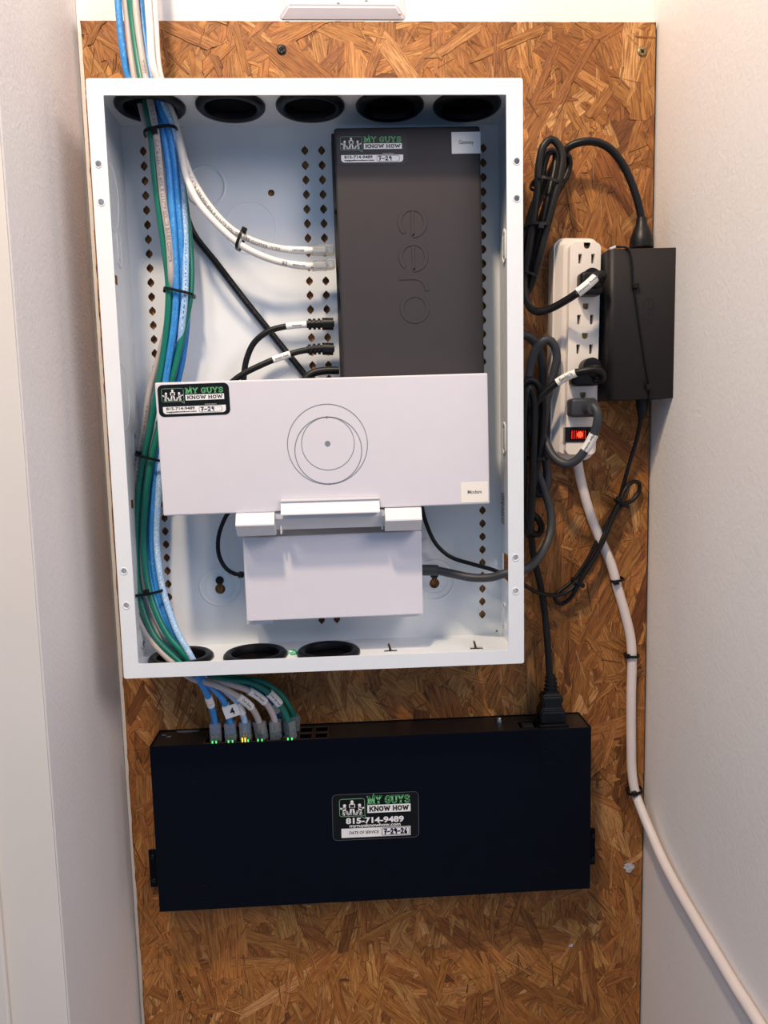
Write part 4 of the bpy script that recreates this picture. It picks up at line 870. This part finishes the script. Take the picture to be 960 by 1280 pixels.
def wall_plug(name, cpx, label, body, dome, m, boot=None, yb=-.0365):
    c = at(*cpx, yb); o = thing(name, c, label, 'plug')
    x0, z1 = at(body[0], body[1], yb-.012).x-c.x, at(body[0], body[1], yb-.012).z-c.z
    x1, z0 = at(body[2], body[3], yb-.012).x-c.x, at(body[2], body[3], yb-.012).z-c.z
    MB().box((x0, -.017, z0), (x1, 0, z1), .0035, 4).build('body', M[m], o)
    if dome:
        d = at(dome[0], dome[1], yb-.012)-c; r_ = dome[2]*.00077
        MB().prism([(d.x+r_*math.cos(k*PI/14), d.z+r_*math.sin(k*PI/14)) for k in range(15)]+[(d.x-r_, z0+.008), (d.x+r_, z0+.008)], -.0150, -.001).build('dome', M[m], o)
        e = at(dome[0]+4, dome[1]+1, yb-.018)-c
        MB().lathe([(.0078, 0), (.0076, .003), (.006, .0062), (.003, .0080), (.0004, .0085)], 20, Matrix.Translation((d.x+.003, -.0135, d.z-.004)) @ Matrix.Rotation(PI/2, 4, 'X'), cap=False).build('cord_boss', M[m], o)
    if boot:
        b = at(boot[0], boot[1], yb-.017)-c
        MB().lathe([(.0080, 0), (.0080, .003), (.0066, .0048), (.0062, .010)], 20, Matrix.Translation((b.x, -.016, b.z)) @ Matrix.Rotation(PI/2, 4, 'X')).build('cord_boss', M[m], o)
    return o
wall_plug('mains_plug', (738, 355), 'black plug with white label sleeve in the second outlet of the strip', (725, 340, 752, 369), (739, 347, 11), 'black_cord')
wall_plug('mains_plug', (733, 470), 'black plug in the fifth outlet with its cord curling left', (714.5, 461, 749, 482), (739, 459, 11.5), 'black_cord')
wall_plug('mains_plug', (730, 510), 'grey plug in the lowest outlet above the red switch', (712.5, 498, 745, 521), None, 'grey_cord', (738, 510))

# ------------------------------------------------------------------ black adapter on the right
ad = Dev('power_adapter', [(768, 311), (853, 309), (852.5, 497), (767.5, 500)], -.050, 'black power adapter hanging against the right wall beside the power strip', 'power adapter')
def rounded_slab(x0, x1, y0, y1, z0, z1, rl, rr_):
    sec = []
    for cx, cy, r_, a0 in ((x0+rl, y0+rl, rl, PI), (x1-rr_, y0+rr_, rr_, 1.5*PI), (x1-rr_, y1-rr_, rr_, 0), (x0+rl, y1-rl, rl, PI/2)):
        for k in range(8): a = a0+PI/2*k/7; sec.append((cx+r_*math.cos(a), cy+r_*math.sin(a)))
    m_ = len(sec); ins = .0008; cxm, cym = (x0+x1)/2, (y0+y1)/2; lv = []
    for z, kk in ((z0, ins), (z0+ins, 0), (z1-ins, 0), (z1, ins)): lv += [(x-math.copysign(kk, x-cxm), y-math.copysign(kk, y-cym), z) for x, y in sec]
    o_ = MB().add(lv, [[i*m_+k, i*m_+(k+1) % m_, (i+1)*m_+(k+1) % m_, (i+1)*m_+k] for i in range(3) for k in range(m_)], True)
    return o_.add(lv[:m_], [list(range(m_))[::-1]]).add(lv[-m_:], [list(range(m_))])
rounded_slab(-ad.w/2-.0055, ad.w/2, 0, .036, -ad.h/2, ad.h/2, .0065, .0022).build('body', M['adapter'], ad.o)
mb, ln = eero(.0085, .0026, .00022)
a, b = ad.L(811, 372), ad.L(815, 432); s = abs(b.z-a.z)/ln
eo = mb.build('embossed_lettering', M['adapter'], ad.o); eo.location = (a.x, .00015, a.z); eo.rotation_euler = (0, PI/2, 0); eo.scale = (s, 1, s)
tp = at(803, 309, -.033)-ad.c
MB().lathe([(.0112, -.001), (.0112, .004), (.0105, .009), (.0080, .0155), (.0058, .020), (.0050, .0245), (.0046, .027)], 28, Matrix.Translation(tp) @ Matrix.Rotation(.0, 4, 'Y')).build('top_connector', M['black_cord'], ad.o)
bp_ = at(801.5, 498, -.028)-ad.c
MB().lathe([(.0022, -.021), (.0040, -.0175), (.0056, -.008), (.0062, 0), (.006, .004)], 24, Matrix.Translation(bp_)).build('bottom_connector', M['black_cord'], ad.o)
# tie strung round the adapter
tie = thing('long_zip_tie', at(787, 311, -.052), 'thin black zip tie strung down the front of the power adapter', 'zip tie')
org = tie.location.copy()
pts = [at(765, 309, -.040), at(775, 308.5, -.049), at(785, 310.5, -.0512), at(792, 357, -.0512), at(800, 410, -.0512), at(808, 462, -.0512), at(812, 484, -.0512), at(812, 499.5, -.0505), at(812, 502, -.040)]
MB().tube([p-org for p in spline(pts, .004)], .0010, 8).build('band', M['tie'], tie)
for px, py in ((794.5, 357), (811, 484)):
    q = at(px, py, -.0525)-org; MB().box((q.x-.0030, q.y-.002, q.z-.0024), (q.x+.0030, q.y+.0018, q.z+.0024), .0005, 2).build('locking_head', M['tie'], tie)
q = at(766, 310, -.044); tag(MB().box((-.0030, -.002, -.0012), (.0030, .003, .0012), .0006, 2, Matrix.Translation((0, 0, 0)) @ Matrix.Rotation(-.35, 4, 'Y')).build('wall_clip', M['white_pl'], None, q), 'small white clip at the top left corner of the black adapter', 'clip')

# ------------------------------------------------------------------ network switch
sw = Dev('network_switch', [(187, 935), (739, 908), (738, 1112), (199, 1139)], -.042, 'wide black steel network switch mounted on the board below the enclosure', 'network switch')
sW, sH, sD = sw.w, sw.h, .0415
MB().box((-sW/2, 0, -sH/2), (sW/2, .0012, sH/2), .0005, 2).build('front_cover', M['switch'], sw.o)
MB().box((-sW/2, .0012, -sH/2), (-sW/2+.0012, sD, sH/2)).build('left_cover', M['switch'], sw.o)
MB().box((sW/2-.0012, .0012, -sH/2), (sW/2, sD, sH/2)).build('right_cover', M['switch'], sw.o)
MB().box((-sW/2+.0012, .0012, -sH/2), (sW/2-.0012, sD, -sH/2+.0012)).build('bottom_cover', M['switch'], sw.o)
MB().box((-sW/2+.0012, sD-.0012, -sH/2+.0012), (sW/2-.0012, sD, sH/2)).build('back_cover', M['switch'], sw.o)
def swl(px, py): # point of the top panel
    d = ray(px, py); T = sw.inv; o_ = T @ CAM; dd = T.to_3x3() @ d; t = (sH/2-.001-o_.z)/dd.z; return o_+dd*t
pa, pb = swl(262, 912), swl(412, 908)
Px0, Px1 = pa.x-.001, pb.x; nC = 8; cw = (Px1-Px0)/nC; rows = ((.0045, .0185), (.0205, .0345))
ph = [[(Px0+cw*(c+.09), r0), (Px0+cw*(c+.91), r0), (Px0+cw*(c+.91), r1), (Px0+cw*(c+.09), r1)] for c in range(nC) for r0, r1 in rows]
iec = swl(686, 900); btn = swl(655, 899)
ph.append([(btn.x-.009, .009), (btn.x+.009, .009), (btn.x+.009, .024), (btn.x-.009, .024)])
TS = Matrix(((1, 0, 0, 0), (0, 0, 1, 0), (0, -1, 0, sH/2-.001), (0, 0, 0, 1)))
TS = Matrix(((1, 0, 0, 0), (0, 0, -1, 0), (0, 1, 0, 0), (0, 0, 0, 1)))
def on_top(mb, z): # turn a plate built in (x, -, z) so that its z runs along depth, lying at height z
    mb.v = [(x, zz, z - y) for x, y, zz in mb.v]; mb.f = [f[::-1] for f in mb.f]; return mb
on_top(plate([(-sW/2+.0012, .0012), (sW/2-.0012, .0012), (sW/2-.0012, sD-.0012), (-sW/2+.0012, sD-.0012)], ph, .001), sH/2-.002).build('port_panel', M['switch_top'], sw.o)
for c in range(nC):
    for r0, r1 in rows:
        x0, x1 = Px0+cw*(c+.09), Px0+cw*(c+.91)
        po = on_top(plate([(x0-.0006, r0-.0006), (x1+.0006, r0-.0006), (x1+.0006, r1+.0006), (x0-.0006, r1+.0006)], [[(x0+.0004, r0+.0004), (x1-.0004, r0+.0004), (x1-.0004, r1-.0004), (x0+.0004, r1-.0004)]], .0012), sH/2-.0016).build('port', M['portframe'], sw.o)
        MB().box((x0, r0, sH/2-.013), (x1, r1, sH/2-.011)).build('socket_floor', M['void'], po)
# link lights at the foot of the plugs
for px, k in ((267.5, 'led_g'), (272, 'led_g'), (287, 'led_g'), (292, 'led_g'), (304, 'led_a'), (307.5, 'led_a'), (311, 'led_g'), (323, 'led_g'), (328, 'led_g'), (360, 'led_g'), (365, 'led_g')):
    q = swl(px, 925); MB().box((q.x-.0007, .0032, sH/2-.001), (q.x+.0007, .0044, sH/2+(.0036 if k == 'led_a' else .0016)), .0004, 2).build('link_light', M[k], sw.o)
q = swl(624, 903); gs = MB().lathe([(.0032, 0), (.0032, .002), (.0024, .004), (.0024, .0052), (.0005, .0056)], 16, Matrix.Translation((q.x, q.y, sH/2-.001)), cap=False).build('ground_screw', M['steel'], sw.o)
MB().box((btn.x-.006, .012, sH/2-.006), (btn.x+.006, .021, sH/2-.0006), .0008, 2).build('lock_slot', M['gateway'], sw.o)
MB().box((iec.x-.0150, .005, sH/2-.001), (iec.x+.0150, .031, sH/2+.0022), .0008, 2).build('power_inlet', M['rubber'], sw.o)
q = swl(235, 914)
mb = MB().add([(q.x-.012+.024*(.5+.5*math.cos(k*PI/10)), q.y+.004*math.sin(k*PI/10), sH/2-.0008) for k in range(20)], [list(range(20))]); mb.build('printed_oval', M['line'], sw.o)
mb = MB()
for px, py in ((205, 919), (213, 911), (211, 921)): q = swl(px, py); mb.box((q.x-.002, q.y-.001, sH/2-.001), (q.x+.002, q.y+.001, sH/2-.0006))
mb.build('vent_marks', M['line'], sw.o)
for px, py in ((244, 969), (253, 1115), (685, 947), (688, 1092)):
    q = sw.L(px, py); MB().ring([Vector((q.x+.0068*math.cos(k*PI/16), .0001, q.z+.0068*math.sin(k*PI/16))) for k in range(32)], .0005, 6).build('dimple', M['switch'], sw.o)
for (xa_, xb_, ya_, yb_) in ((185.5, 199, 1062, 1108), (736, 743.5, 1036, 1080)):
    a, b = sw.L(xa_, ya_, .040), sw.L(xb_, yb_, .040)
    ear = MB().box((min(a.x, sW/2-.0005), .0388, b.z), (max(b.x, -sW/2+.0005), .0408, a.z), .0006, 2).build('mounting_ear', M['switch'], sw.o)
    for f in (.18, .82):
        T = Matrix.Translation(((a.x+min(b.x, a.x+.012))/2 if xa_ < 400 else b.x-.003, .0388, b.z+(a.z-b.z)*f)) @ Matrix.Rotation(PI/2, 4, 'X')
        MB().lathe([(.0026, 0), (.0024, .0012), (.0008, .0015), (.0002, .0008)], 14, T, cap=False).build('ear_screw', M['screw'], ear)
service_sticker(sw, [(415, 993.5), (523, 989), (524, 1046), (416, 1051)], True, 'st_black')
# IEC connector standing on the switch
c = sw.o.matrix_basis @ Vector((0, 0, 0)); Rw = Matrix.Translation(sw.c) @ Matrix.Rotation(sw.a, 4, 'Y')
base = Rw @ Vector((iec.x, .018, sH/2+.0024))
pc = thing('switch_power_connector', base, 'black ribbed power connector standing in the inlet on top of the switch', 'connector', None, sw.a)
bm = bmesh.new(); bmesh.ops.create_cube(bm, size=1)
def hull(secs, name, m, bev=.0012):                    # stacked rectangular sections (z, half x, half y)
    vs, fs = [], []
    for z, hx, hy in secs: vs += [(-hx, -hy, z), (hx, -hy, z), (hx, hy, z), (-hx, hy, z)]
    for i in range(len(secs)-1): fs += [[i*4+k, i*4+(k+1) % 4, (i+1)*4+(k+1) % 4, (i+1)*4+k] for k in range(4)]
    fs += [[3, 2, 1, 0], [len(vs)-4+k for k in range(4)]]
    b = bmesh.new(); V_ = [b.verts.new(v) for v in vs]
    for f in fs: b.faces.new([V_[i] for i in f])
    bmesh.ops.bevel(b, geom=b.edges[:], offset=bev, segments=2, affect='EDGES', clamp_overlap=True)
    return MB().bm(b).build(name, M[m], pc)
bm.free()
hull([(0, .0128, .0098), (.0120, .0128, .0098), (.0150, .0104, .0085), (.0200, .0092, .0080), (.0225, .0112, .0082), (.0270, .0104, .0078), (.0300, .0070, .006)], 'body', 'black_cord')
for k in range(4): hull([(.0305+k*.0042, .0066-k*.0004, .0058-k*.0004), (.0330+k*.0042, .0064-k*.0004, .0056-k*.0004)], 'rib', 'black_cord', .0006)
MB().lathe([(.0050, .028), (.0042, .048)], 16).build('strain_relief', M['black_cord'], pc)
for k in range(4): MB().box((-.0086, -.0104, .0030+k*.0022), (.0086, -.0097, .0040+k*.0022)).build('grip_line', M['rubber'], pc)
